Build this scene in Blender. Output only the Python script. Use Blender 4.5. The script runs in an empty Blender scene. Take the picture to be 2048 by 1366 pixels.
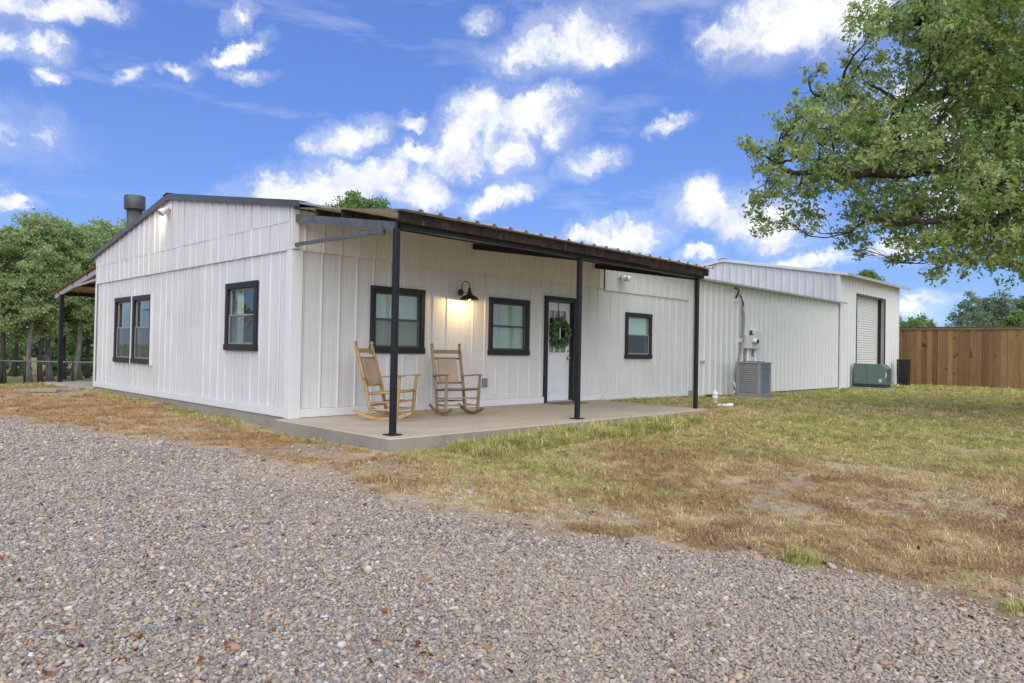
import bpy, math, random
import numpy as np
from mathutils import Vector, Matrix
random.seed(7)
RNG = np.random.default_rng(7)
R = math.radians
sc = bpy.context.scene
col = sc.collection

# ------------------------------------------------------------------ camera
F_PX, YAW, PITCH, ROLL = 1404.72, 0.7941, 0.0132, 0.0186
CAM = Vector((-4.998, -9.376, 1.0313))
fw = Vector((math.cos(PITCH)*math.sin(YAW), math.cos(PITCH)*math.cos(YAW), math.sin(PITCH)))
r0 = Vector((math.cos(YAW), -math.sin(YAW), 0))
u0 = r0.cross(fw)
rt = r0*math.cos(ROLL) + u0*math.sin(ROLL)
up = -r0*math.sin(ROLL) + u0*math.cos(ROLL)
cam_d = bpy.data.cameras.new('camera')
cam_d.sensor_width = 36.0
cam_d.lens = F_PX/2048*36
cam_d.clip_end = 4000
cam_d.clip_start = 0.05
cam = bpy.data.objects.new('camera', cam_d)
col.objects.link(cam)
cam.matrix_world = Matrix(((rt.x, up.x, -fw.x, CAM.x), (rt.y, up.y, -fw.y, CAM.y), (rt.z, up.z, -fw.z, CAM.z), (0, 0, 0, 1)))
sc.camera = cam


def direction(px, py):
    return ((px-1024)/F_PX*rt - (py-683)/F_PX*up + fw)


def survey(px, py, depth):
    """A point of the place measured from the photograph at a given distance."""
    return CAM + direction(px, py)*depth


# ------------------------------------------------------------------ world, sun, exposure
SUN_EL, SUN_AZ = R(49), math.atan2(-0.62, -0.78)     # azimuth from +Y towards +X
sun_dir = Vector((math.cos(SUN_EL)*math.sin(SUN_AZ), math.cos(SUN_EL)*math.cos(SUN_AZ), math.sin(SUN_EL)))
world = bpy.data.worlds.new('World')
sc.world = world
world.use_nodes = True
SKY_STRENGTH = 0.085
CLOUDS = [  # pixel centre, half width, half height, tilt (deg, image, counter-clockwise)
    (1125, 92, 135, 42, 8), (1060, 118, 60, 26, -10), (1230, 88, 60, 24, 0), (1150, 65, 60, 24, 10),
    (1570, 60, 170, 62, 10), (1470, 75, 90, 36, 0), (1620, 15, 150, 55, 0), (1540, 95, 80, 30, 0), (1700, 30, 80, 50, 20),
    (690, 275, 62, 30, 8), (745, 262, 34, 26, 20), (640, 282, 30, 22, 0),
    (950, 225, 65, 40, 10), (980, 250, 100, 46, 8), (1070, 225, 90, 34, 10), (920, 300, 85, 48, 10), (1010, 300, 60, 40, 0),
    (835, 312, 60, 26, 5), (820, 250, 26, 16, 0), (1120, 250, 40, 36, 0), (1125, 192, 46, 16, 8),
    (700, 375, 150, 48, 8), (570, 388, 100, 34, 5), (800, 385, 95, 40, -10), (770, 345, 50, 32, 0), (860, 395, 40, 26, 0),
    (1005, 385, 70, 24, 14), (955, 400, 40, 22, 10), (1175, 326, 58, 22, 12),
    (1240, 475, 90, 36, 8), (1265, 455, 50, 28, 0), (1180, 490, 60, 24, 5),
    (1340, 245, 44, 15, 25), (1420, 405, 80, 36, 0), (1500, 430, 110, 44, -15), (1400, 430, 50, 26, 0),
    (1405, 508, 42, 16, 8), (1620, 512, 70, 18, 0), (1790, 490, 60, 26, 10), (1860, 590, 42, 14, 5), (1815, 612, 40, 18, 0),
    (955, 42, 32, 18, 0), (20, 10, 70, 34, 0), (80, 100, 46, 32, -25), (10, 88, 40, 26, 0), (100, 172, 24, 16, 10),
    (255, 152, 32, 16, 30), (350, 138, 36, 18, -15), (465, 105, 60, 14, 12), (495, 145, 42, 12, -5), (498, 42, 30, 16, 20),
    (25, 415, 36, 14, 0), (5, 280, 22, 16, 0), (130, 25, 90, 26, 0), (1950, 420, 120, 50, 0), (1900, 250, 160, 90, 0),
]
# the same kind of fair-weather clouds carry on over the rest of the sky
_rs = random.Random(5)


def build_world():
    nt = world.node_tree
    N, L = nt.nodes, nt.links
    N.clear()

    def m(op, a, b=None, c=None, clamp=False):
        n = N.new('ShaderNodeMath')
        n.operation = op
        n.use_clamp = clamp
        for i, v in enumerate((a, b, c)):
            if v is None:
                continue
            if isinstance(v, (int, float)):
                n.inputs[i].default_value = v
            else:
                L.new(v, n.inputs[i])
        return n.outputs[0]
    tc = N.new('ShaderNodeTexCoord')
    d = tc.outputs['Generated']
    sky = N.new('ShaderNodeTexSky')
    sky.sky_type = 'NISHITA'
    sky.sun_disc = False
    sky.sun_elevation = SUN_EL
    sky.sun_rotation = SUN_AZ
    sky.altitude = 200
    sky.air_density = 1.0
    sky.dust_density = 0.15
    sky.ozone_density = 3.0
    hs = N.new('ShaderNodeHueSaturation')
    hs.inputs['Saturation'].default_value = SKY_SAT
    hs.inputs['Hue'].default_value = SKY_HUE
    hs.inputs['Value'].default_value = SKY_VAL
    L.new(sky.outputs[0], hs.inputs['Color'])
    gm = N.new('ShaderNodeGamma')
    gm.inputs['Gamma'].default_value = 0.45
    L.new(hs.outputs[0], gm.inputs['Color'])
    gc = N.new('ShaderNodeVectorMath')
    gc.operation = 'MULTIPLY'
    gc.inputs[1].default_value = (0.74, 1.09, 1.78)
    L.new(gm.outputs[0], gc.inputs[0])
    # domain warp so that the cloud rims are ragged
    nz = N.new('ShaderNodeTexNoise')
    nz.inputs['Scale'].default_value = 9
    nz.inputs['Detail'].default_value = 7
    nz.inputs['Roughness'].default_value = 0.68
    L.new(d, nz.inputs['Vector'])
    sub = N.new('ShaderNodeVectorMath')
    sub.operation = 'SUBTRACT'
    L.new(nz.outputs['Color'], sub.inputs[0])
    sub.inputs[1].default_value = (0.5, 0.5, 0.5)
    sca = N.new('ShaderNodeVectorMath')
    sca.operation = 'SCALE'
    sca.inputs['Scale'].default_value = 0.10
    L.new(sub.outputs[0], sca.inputs[0])
    add = N.new('ShaderNodeVectorMath')
    add.operation = 'ADD'
    L.new(d, add.inputs[0])
    L.new(sca.outputs[0], add.inputs[1])
    w = add.outputs[0]

    def dot(vec):
        n = N.new('ShaderNodeVectorMath')
        n.operation = 'DOT_PRODUCT'
        L.new(w, n.inputs[0])
        n.inputs[1].default_value = vec
        return n.outputs['Value']
    field = None
    field2 = None
    blobs = []
    for (px, py, hw, hh, tilt) in CLOUDS:
        c = direction(px, py)
        k = c.length
        c = c.normalized()
        rr = (rt - c*rt.dot(c)).normalized()
        uu = c.cross(rr)
        if uu.dot(up) < 0:
            uu = -uu
        t = R(tilt)
        a = rr*math.cos(t) + uu*math.sin(t)
        b = -rr*math.sin(t) + uu*math.cos(t)
        amp = min(1.0, 0.62 + hw/160) if hw < 70 else 1.0
        blobs.append((c, a, b, hw/F_PX/k*1.2, hh/F_PX/k*1.25, amp))
    for i in range(46):       # all round, outside the frame; they crowd towards the horizon
        low = i % 2
        az, el = _rs.uniform(0, 2*math.pi), (R(_rs.uniform(3, 15)) if low else math.asin(_rs.uniform(0.22, 0.97)))
        c = Vector((math.cos(el)*math.sin(az), math.cos(el)*math.cos(az), math.sin(el)))
        z = c.dot(fw)
        if z > 0 and abs(c.dot(rt)/z) < 0.92 and abs(c.dot(up)/z) < 0.66:
            continue
        a = c.cross(Vector((0, 0, 1))).normalized()
        b = a.cross(c)
        s = _rs.uniform(0.16, 0.26) if low else _rs.uniform(0.07, 0.17)
        blobs.append((c, a, b, s, s*(_rs.uniform(0.22, 0.32) if low else _rs.uniform(0.35, 0.6)), 1.0))
    for (c, a, b, ra, rb, amp) in blobs:
        da, db = dot(a/ra), dot(b/rb)
        q = m('MULTIPLY_ADD', da, da, m('MULTIPLY_ADD', db, db, 1.0-amp))
        field = q if field is None else m('SMOOTH_MIN', field, q, 0.35)
        if amp >= 1.0:
            dl = m('ADD', db, 0.6)
            q2 = m('MULTIPLY_ADD', da, da, m('MULTIPLY', dl, dl))
            field2 = q2 if field2 is None else m('SMOOTH_MIN', field2, q2, 0.35)
    belly = m('MULTIPLY_ADD', m('SUBTRACT', field, field2), 0.55, 0.12, True)
    body = m('SUBTRACT', 1.0, field)                       # 1 in a cloud's heart, 0 on its rim
    n2 = N.new('ShaderNodeTexNoise')
    n2.inputs['Scale'].default_value = 22
    n2.inputs['Detail'].default_value = 9
    n2.inputs['Roughness'].default_value = 0.62
    L.new(w, n2.inputs['Vector'])
    puff = m('SUBTRACT', n2.outputs['Fac'], 0.5)
    dens = m('MULTIPLY_ADD', puff, 2.7, m('MULTIPLY', body, 1.0))
    mr = N.new('ShaderNodeMapRange')
    mr.interpolation_type = 'SMOOTHSTEP'
    mr.inputs['From Min'].default_value = -0.12
    mr.inputs['From Max'].default_value = 1.15
    L.new(dens, mr.inputs['Value'])
    cover = mr.outputs[0]
    # thin high wisps
    mp = N.new('ShaderNodeMapping')
    mp.inputs['Scale'].default_value = (1.2, 3.0, 9.0)
    mp.inputs['Rotation'].default_value = (0.3, 0.2, 0.5)
    L.new(d, mp.inputs['Vector'])
    n3 = N.new('ShaderNodeTexNoise')
    n3.inputs['Scale'].default_value = 1.6
    n3.inputs['Detail'].default_value = 8
    n3.inputs['Roughness'].default_value = 0.6
    L.new(mp.outputs[0], n3.inputs['Vector'])
    mw = N.new('ShaderNodeMapRange')
    mw.inputs['From Min'].default_value = 0.56
    mw.inputs['From Max'].default_value = 0.8
    mw.inputs['To Max'].default_value = 0.4
    L.new(n3.outputs['Fac'], mw.inputs['Value'])
    hal = N.new('ShaderNodeMapRange')
    hal.interpolation_type = 'SMOOTHSTEP'
    hal.inputs['From Min'].default_value = -1.1
    hal.inputs['From Max'].default_value = 1.0
    hal.inputs['To Max'].default_value = 0.3
    L.new(m('MULTIPLY_ADD', m('SUBTRACT', nz.outputs['Fac'], 0.5), 3.4, m('MULTIPLY_ADD', puff, 1.2, body)), hal.inputs['Value'])
    cover2 = m('MAXIMUM', m('MAXIMUM', cover, hal.outputs[0]), mw.outputs[0], clamp=True)
    # cloud colour: white hearts, slightly lavender grey thin parts and bellies
    n4 = N.new('ShaderNodeTexNoise')
    n4.inputs['Scale'].default_value = 14
    n4.inputs['Detail'].default_value = 5
    L.new(d, n4.inputs['Vector'])
    cr = N.new('ShaderNodeValToRGB')
    cr.color_ramp.elements[0].position = 0.3
    cr.color_ramp.elements[0].color = (0.66, 0.69, 0.82, 1)
    cr.color_ramp.elements[1].position = 0.56
    cr.color_ramp.elements[1].color = (0.98, 0.99, 1.0, 1)
    L.new(m('SUBTRACT', m('ADD', n4.outputs['Fac'], 0.06), m('MULTIPLY', belly, 0.28)), cr.inputs['Fac'])
    cs = N.new('ShaderNodeVectorMath')
    cs.operation = 'SCALE'
    cs.inputs['Scale'].default_value = CLOUD_VAL
    L.new(cr.outputs[0], cs.inputs[0])
    mix = N.new('ShaderNodeMix')
    mix.data_type = 'RGBA'
    L.new(cover2, mix.inputs['Factor'])
    L.new(gc.outputs[0], mix.inputs['A'])
    L.new(cs.outputs[0], mix.inputs['B'])
    bg = N.new('ShaderNodeBackground')
    bg.inputs['Strength'].default_value = SKY_STRENGTH
    L.new(mix.outputs['Result'], bg.inputs['Color'])
    out = N.new('ShaderNodeOutputWorld')
    L.new(bg.outputs[0], out.inputs['Surface'])


SKY_SAT, SKY_HUE, SKY_VAL, CLOUD_VAL = 1.22, 0.525, 0.92, 4.7
build_world()
world.cycles.sampling_method = 'MANUAL'
world.cycles.sample_map_resolution = 256
sun_l = bpy.data.lights.new('sun', 'SUN')
sun_l.energy = 1.5
sun_l.angle = R(95)
sun_l.color = (1.0, 0.93, 0.80)
sun = bpy.data.objects.new('sun', sun_l)
col.objects.link(sun)
sun.rotation_euler = sun_dir.to_track_quat('Z', 'Y').to_euler()
sun.location = (-20, -25, 30)
vs = sc.view_settings
vs.view_transform = 'Standard'
vs.look = 'None'
vs.gamma = 1.0
vs.exposure = 1.45
vs.use_curve_mapping = False
sc.cycles.use_denoising = True
sc.cycles.max_bounces = 8
sc.cycles.diffuse_bounces = 5
sc.cycles.transparent_max_bounces = 12
sc.cycles.sample_clamp_indirect = 4


# ------------------------------------------------------------------ helpers
def tag(o, label=None, cat=None, group=None, kind=None):
    for k, v in (('label', label), ('category', cat), ('group', group), ('kind', kind)):
        if v:
            o[k] = v
    return o


def empty(name, loc=(0, 0, 0), rz=0, label=None, cat=None, group=None):
    o = bpy.data.objects.new(name, None)
    o.empty_display_size = 0.2
    col.objects.link(o)
    o.location = loc
    o.rotation_euler = (0, 0, rz)
    return tag(o, label, cat, group)


def root_loc(o):
    while o.parent:
        o = o.parent
    return Vector(o.location)


class MB:
    def __init__(s):
        s.v, s.f, s.sm = [], [], []

    def add(s, vs_, fs, smooth=False):
        n = len(s.v)
        s.v += [tuple(v) for v in vs_]
        for f in fs:
            s.f.append(tuple(i+n for i in f))
            s.sm.append(smooth)
        return s

    def box(s, a, b, bev=0.0):
        x0, y0, z0 = (min(a[i], b[i]) for i in range(3))
        x1, y1, z1 = (max(a[i], b[i]) for i in range(3))
        if bev <= 0:
            s.add([(x0, y0, z0), (x1, y0, z0), (x1, y1, z0), (x0, y1, z0), (x0, y0, z1), (x1, y0, z1), (x1, y1, z1), (x0, y1, z1)],
                  [(0, 3, 2, 1), (4, 5, 6, 7), (0, 1, 5, 4), (1, 2, 6, 5), (2, 3, 7, 6), (3, 0, 4, 7)])
            return s
        e = min(bev, (x1-x0)*.45, (y1-y0)*.45, (z1-z0)*.45)
        V, idx = [], {}
        for ix, X in enumerate((x0, x1)):
            for iy, Y in enumerate((y0, y1)):
                for iz, Z in enumerate((z0, z1)):
                    sx, sy, sz = (1-2*ix)*e, (1-2*iy)*e, (1-2*iz)*e
                    for k, p in enumerate(((X, Y+sy, Z+sz), (X+sx, Y, Z+sz), (X+sx, Y+sy, Z))):
                        idx[(ix, iy, iz, k)] = len(V)
                        V.append(p)
        Fs = []
        for i in (0, 1):
            q = [(i, 0, 0, 0), (i, 1, 0, 0), (i, 1, 1, 0), (i, 0, 1, 0)]
            Fs.append([idx[t] for t in (q if i else q[::-1])])
            q = [(0, i, 0, 1), (0, i, 1, 1), (1, i, 1, 1), (1, i, 0, 1)]
            Fs.append([idx[t] for t in (q if i else q[::-1])])
            q = [(0, 0, i, 2), (1, 0, i, 2), (1, 1, i, 2), (0, 1, i, 2)]
            Fs.append([idx[t] for t in (q if i else q[::-1])])
        for i in (0, 1):
            for j in (0, 1):
                Fs.append([idx[(i, j, 0, 0)], idx[(i, j, 0, 1)], idx[(i, j, 1, 1)], idx[(i, j, 1, 0)]])
                Fs.append([idx[(i, 0, j, 0)], idx[(i, 0, j, 2)], idx[(i, 1, j, 2)], idx[(i, 1, j, 0)]])
                Fs.append([idx[(0, i, j, 1)], idx[(0, i, j, 2)], idx[(1, i, j, 2)], idx[(1, i, j, 1)]])
                for k in (0, 1):
                    Fs.append([idx[(i, j, k, 0)], idx[(i, j, k, 1)], idx[(i, j, k, 2)]])
        s.add(V, Fs)
        return s

    def bar(s, p, q, w, h, upv=(0, 0, 1)):
        p, q = Vector(p), Vector(q)
        d = (q-p).normalized()
        side = d.cross(Vector(upv))
        if side.length < 1e-4:
            side = d.cross(Vector((1, 0, 0)))
        side.normalize()
        u = side.cross(d)
        V = [e + side*sx*w/2 + u*sy*h/2 for e in (p, q) for sx, sy in ((-1, -1), (1, -1), (1, 1), (-1, 1))]
        s.add(V, [(0, 3, 2, 1), (4, 5, 6, 7), (0, 1, 5, 4), (1, 2, 6, 5), (2, 3, 7, 6), (3, 0, 4, 7)])
        return s

    def tube(s, pts, rad, n=8, caps=True, smooth=True):
        pts = [Vector(p) for p in pts]
        if isinstance(rad, (int, float)):
            rad = [rad]*len(pts)
        base = len(s.v)
        prev = None
        for i, p in enumerate(pts):
            d = (pts[min(i+1, len(pts)-1)] - pts[max(i-1, 0)])
            d = d.normalized() if d.length > 1e-9 else Vector((0, 0, 1))
            if prev is None:
                a = d.cross(Vector((0, 0, 1)))
                if a.length < 0.05:
                    a = d.cross(Vector((1, 0, 0)))
            else:
                a = prev - d*prev.dot(d)
                if a.length < 1e-5:
                    a = d.cross(Vector((1, 0, 0)))
            a.normalize()
            prev = a
            b = d.cross(a)
            for k in range(n):
                t = 2*math.pi*k/n
                s.v.append(tuple(p + (a*math.cos(t) + b*math.sin(t))*rad[i]))
        for i in range(len(pts)-1):
            for k in range(n):
                k2 = (k+1) % n
                s.f.append((base+i*n+k, base+i*n+k2, base+(i+1)*n+k2, base+(i+1)*n+k))
                s.sm.append(smooth)
        if caps:
            s.f.append(tuple(base+k for k in range(n))[::-1])
            s.sm.append(False)
            s.f.append(tuple(base+(len(pts)-1)*n+k for k in range(n)))
            s.sm.append(False)
        return s

    def lathe(s, prof, c=(0, 0, 0), n=24, axis='z', smooth=True):
        base = len(s.v)
        c = Vector(c)
        for (r, h) in prof:
            for k in range(n):
                t = 2*math.pi*k/n
                x, y = r*math.cos(t), r*math.sin(t)
                p = {'z': (x, y, h), 'y': (x, h, y), 'x': (h, x, y)}[axis]
                s.v.append(tuple(c + Vector(p)))
        for i in range(len(prof)-1):
            for k in range(n):
                k2 = (k+1) % n
                s.f.append((base+i*n+k, base+i*n+k2, base+(i+1)*n+k2, base+(i+1)*n+k))
                s.sm.append(smooth)
        for i in (0, len(prof)-1):
            if prof[i][0] > 1e-4:
                s.f.append(tuple(base+i*n+k for k in range(n)))
                s.sm.append(False)
        return s

    def build(s, name, mat, parent=None, local=False, kind=None):
        me = bpy.data.meshes.new(name)
        off = Vector((0, 0, 0)) if (local or parent is None) else root_loc(parent)
        me.from_pydata([(v[0]-off.x, v[1]-off.y, v[2]-off.z) for v in s.v], [], s.f)
        me.polygons.foreach_set('use_smooth', s.sm)
        me.materials.append(mat)
        me.update()
        o = bpy.data.objects.new(name, me)
        col.objects.link(o)
        if parent:
            o.parent = parent
        if kind:
            o['kind'] = kind
        return o


def copy_tree(o, parent=None):
    c = o.copy()
    col.objects.link(c)
    c.parent = parent
    for ch in list(o.children):
        copy_tree(ch, c)
    return c


def mesh_np(name, verts, polys, mat, parent=None, attrs=None, smooth=False, matidx=None):
    """polys: list of (n,k) index arrays; attrs: name -> per-vertex float array or (n,3) colour"""
    me = bpy.data.meshes.new(name)
    verts = np.asarray(verts, dtype=np.float32)
    me.vertices.add(len(verts))
    me.vertices.foreach_set('co', verts.ravel())
    loops = np.concatenate([p.ravel() for p in polys]).astype(np.int32)
    tot = np.concatenate([np.full(len(p), p.shape[1], np.int32) for p in polys])
    start = np.concatenate([[0], np.cumsum(tot)[:-1]]).astype(np.int32)
    me.loops.add(len(loops))
    me.loops.foreach_set('vertex_index', loops)
    me.polygons.add(len(tot))
    me.polygons.foreach_set('loop_start', start)
    me.polygons.foreach_set('loop_total', tot)
    if smooth:
        me.polygons.foreach_set('use_smooth', np.ones(len(tot), bool))
    for k, a in (attrs or {}).items():
        a = np.asarray(a, np.float32)
        if a.ndim == 1:
            at = me.attributes.new(k, 'FLOAT', 'POINT')
            at.data.foreach_set('value', a)
        else:
            at = me.attributes.new(k, 'FLOAT_VECTOR', 'POINT')
            at.data.foreach_set('vector', a.ravel())
    if mat:
        me.materials.append(mat)
    me.update()
    me.validate()
    o = bpy.data.objects.new(name, me)
    col.objects.link(o)
    if parent:
        o.parent = parent
    return o


# ------------------------------------------------------------------ materials
class NT:
    """small helper around a material's node tree"""
    def __init__(s, name):
        s.m = bpy.data.materials.new(name)
        s.m.use_nodes = True
        s.t = s.m.node_tree
        s.N, s.L = s.t.nodes, s.t.links
        s.b = s.N['Principled BSDF']
        s.out = s.N['Material Output']

    def n(s, typ, **kw):
        nd = s.N.new(typ)
        for k, v in kw.items():
            if k in nd.inputs.keys():
                nd.inputs[k].default_value = v
            else:
                setattr(nd, k, v)
        return nd

    def link(s, a, b):
        s.L.new(a, b)

    def coords(s, scale=(1, 1, 1), kind='Object', rot=(0, 0, 0)):
        tc = s.n('ShaderNodeTexCoord')
        mp = s.n('ShaderNodeMapping')
        mp.inputs['Scale'].default_value = scale
        mp.inputs['Rotation'].default_value = rot
        if kind == 'World':
            g = s.n('ShaderNodeNewGeometry')
            s.link(g.outputs['Position'], mp.inputs['Vector'])
        else:
            s.link(tc.outputs[kind], mp.inputs['Vector'])
        return mp.outputs[0]

    def noise(s, vec, scale=5, detail=5, rough=0.55, dist=0.0):
        nd = s.n('ShaderNodeTexNoise')
        nd.inputs['Scale'].default_value = scale
        nd.inputs['Detail'].default_value = detail
        nd.inputs['Roughness'].default_value = rough
        nd.inputs['Distortion'].default_value = dist
        s.link(vec, nd.inputs['Vector'])
        return nd.outputs['Fac']

    def ramp(s, fac, stops, interp='LINEAR'):
        nd = s.n('ShaderNodeValToRGB')
        cr = nd.color_ramp
        cr.interpolation = interp
        while len(cr.elements) > 1:
            cr.elements.remove(cr.elements[-1])
        for i, (p, c) in enumerate(stops):
            e = cr.elements[0] if i == 0 else cr.elements.new(p)
            e.position = p
            if isinstance(c, (int, float)):
                c = (c, c, c)
            e.color = (*c, 1)
        s.link(fac, nd.inputs['Fac'])
        return nd.outputs['Color']

    def mix(s, fac, a, b, blend='MIX'):
        nd = s.n('ShaderNodeMix', data_type='RGBA', blend_type=blend)
        for sock, v in (('Factor', fac), ('A', a), ('B', b)):
            if isinstance(v, (int, float)):
                nd.inputs[sock].default_value = v
            elif isinstance(v, tuple):
                nd.inputs[sock].default_value = (*v, 1)
            else:
                s.link(v, nd.inputs[sock])
        return nd.outputs['Result']

    def bump(s, h, strength=0.3, dist=0.01):
        nd = s.n('ShaderNodeBump')
        nd.inputs['Strength'].default_value = strength
        nd.inputs['Distance'].default_value = dist
        s.link(h, nd.inputs['Height'])
        s.link(nd.outputs[0], s.b.inputs['Normal'])

    def base(s, c):
        if isinstance(c, tuple):
            s.b.inputs['Base Color'].default_value = (*c, 1)
        else:
            s.link(c, s.b.inputs['Base Color'])

    def set(s, rough=0.6, metal=0.0, spec=0.5):
        s.b.inputs['Roughness'].default_value = rough
        s.b.inputs['Metallic'].default_value = metal
        s.b.inputs['Specular IOR Level'].default_value = spec
        return s


M = {}


def siding(name, c, dirt, amount, rust=0.0):
    k = NT(name).set(0.42, 0, 0.4)
    v = k.coords((1, 1, 1), 'World')
    streak = k.noise(k.coords((9, 9, 0.5), 'World'), 3, 6, 0.6)
    blot = k.noise(v, 0.9, 6, 0.65)
    fine = k.noise(v, 14, 4, 0.6)
    c1 = k.mix(k.ramp(streak, [(0.42, 0.0), (0.78, amount)]), c, dirt)
    c2 = k.mix(k.ramp(blot, [(0.45, 0.0), (0.8, amount*0.7)]), c1, tuple(x*0.8 for x in dirt))
    if rust:
        c2 = k.mix(k.ramp(k.noise(k.coords((14, 14, 1.2), 'World'), 4, 6, 0.7), [(0.66, 0.0), (0.75, rust)]), c2, (0.22, 0.10, 0.04))
    k.base(c2)
    k.link(k.ramp(fine, [(0.3, 0.36), (0.7, 0.55)]), k.b.inputs['Roughness'])
    k.bump(k.noise(v, 3.5, 4, 0.5), 0.25, 0.006)
    M[name] = k.m


siding('white_siding', (0.705, 0.71, 0.69), (0.45, 0.44, 0.40), 0.36)
siding('porch_siding', (0.78, 0.77, 0.735), (0.50, 0.46, 0.39), 0.5)
siding('shop_siding', (0.76, 0.765, 0.745), (0.55, 0.55, 0.51), 0.16)
siding('white_trim', (0.755, 0.76, 0.745), (0.52, 0.50, 0.46), 0.25)
siding('sheet_underside', (0.80, 0.76, 0.68), (0.50, 0.44, 0.34), 0.5)


def simple(name, c, rough=0.6, metal=0.0, var=0.15, scale=8, bump=0.15, spec=0.5):
    k = NT(name).set(rough, metal, spec)
    v = k.coords((1, 1, 1), 'Object')
    n1 = k.noise(v, scale, 5, 0.6)
    k.base(k.mix(k.ramp(n1, [(0.3, 0.0), (0.7, 1.0)]), tuple(x*(1-var) for x in c), tuple(min(1, x*(1+var)) for x in c)))
    if bump:
        k.bump(k.noise(v, scale*5, 4, 0.6), bump, 0.004)
    M[name] = k.m
    return k


simple('black_trim', (0.022, 0.023, 0.025), 0.5, 0, 0.25, 12, 0.1, 0.35)
simple('black_steel', (0.016, 0.017, 0.019), 0.5, 0.0, 0.3, 6, 0.2, 0.3)
simple('grey_steel', (0.115, 0.125, 0.135), 0.5, 0.2, 0.3, 7, 0.2)
simple('pale_steel', (0.42, 0.42, 0.41), 0.5, 0.2, 0.2, 7, 0.2)
simple('roof_trim', (0.085, 0.085, 0.09), 0.42, 0.2, 0.2, 4, 0.1)
simple('roof_sheet', (0.30, 0.31, 0.32), 0.45, 0.4, 0.15, 3, 0.1)
simple('galvanised', (0.55, 0.57, 0.58), 0.38, 0.6, 0.15, 6, 0.1)
simple('flue_steel', (0.085, 0.09, 0.095), 0.5, 0.2, 0.25, 5, 0.15)
simple('sash_bronze', (0.10, 0.095, 0.09), 0.45, 0.2, 0.2, 10, 0.05)
simple('sash_aluminium', (0.36, 0.365, 0.37), 0.4, 0.5, 0.15, 10, 0.05)
simple('door_paint', (0.76, 0.78, 0.80), 0.4, 0, 0.03, 3, 0.03)
simple('brass', (0.62, 0.44, 0.18), 0.25, 0.9, 0.15, 20, 0.05)
simple('lamp_bronze', (0.045, 0.036, 0.030), 0.4, 0.4, 0.3, 25, 0.1)
simple('blind', (0.80, 0.83, 0.77), 0.6, 0, 0.05, 4, 0.0)
simple('curtain', (0.68, 0.70, 0.66), 0.9, 0, 0.15, 6, 0.1)
simple('teal_curtain', (0.30, 0.42, 0.42), 0.9, 0, 0.15, 6, 0.1)
simple('room_wall', (0.34, 0.32, 0.29), 0.9, 0, 0.1, 2, 0.0)
simple('grey_plastic', (0.22, 0.22, 0.22), 0.5, 0, 0.1, 20, 0.05)
simple('light_plastic', (0.72, 0.72, 0.69), 0.5, 0, 0.1, 12, 0.05)
simple('pvc', (0.80, 0.80, 0.77), 0.4, 0, 0.08, 15, 0.05)
simple('condenser_paint', (0.27, 0.28, 0.285), 0.45, 0.1, 0.12, 5, 0.08)
simple('condenser_dark', (0.03, 0.032, 0.035), 0.7, 0, 0.2, 30, 0.1)
simple('generator_green', (0.125, 0.185, 0.18), 0.42, 0, 0.1, 3, 0.05)
simple('generator_dark', (0.03, 0.04, 0.045), 0.5, 0, 0.2, 8, 0.1)
simple('black_plastic', (0.016, 0.016, 0.017), 0.45, 0, 0.2, 20, 0.1)
simple('cable', (0.26, 0.265, 0.27), 0.5, 0.1, 0.25, 18, 0.1)
simple('dark_cable', (0.05, 0.05, 0.055), 0.55, 0.0, 0.2, 18, 0.1)
simple('mat', (0.23, 0.15, 0.085), 0.95, 0, 0.35, 30, 0.6)
simple('ribbon', (0.015, 0.015, 0.016), 0.6, 0, 0.1, 20, 0.0)
simple('rock', (0.42, 0.36, 0.30), 0.85, 0, 0.3, 12, 0.5)
simple('pink_rock', (0.42, 0.25, 0.18), 0.85, 0, 0.25, 12, 0.5)
simple('twig', (0.16, 0.11, 0.075), 0.9, 0, 0.3, 20, 0.4)
simple('white_enamel', (0.75, 0.74, 0.70), 0.4, 0, 0.1, 10, 0.05)


def mat_concrete(name, a, b, stain):
    k = NT(name).set(0.82, 0, 0.3)
    v = k.coords((1, 1, 1), 'World')
    c = k.mix(k.ramp(k.noise(v, 1.1, 8, 0.65), [(0.35, 0.0), (0.68, 1.0)]), a, b)
    c = k.mix(k.ramp(k.noise(v, 3.2, 8, 0.7, 0.6), [(0.54, 0.0), (0.72, 0.65)]), c, stain)
    c = k.mix(k.ramp(k.noise(v, 60, 3, 0.7), [(0.35, 0.25), (0.5, 0.0)]), c, tuple(x*0.45 for x in a))
    k.base(c)
    k.bump(k.noise(v, 45, 6, 0.7), 0.4, 0.006)
    M[name] = k.m


mat_concrete('slab_concrete', (0.42, 0.36, 0.27), (0.51, 0.45, 0.345), (0.29, 0.25, 0.195))
mat_concrete('footing_concrete', (0.29, 0.265, 0.215), (0.37, 0.34, 0.28), (0.15, 0.14, 0.115))


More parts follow.
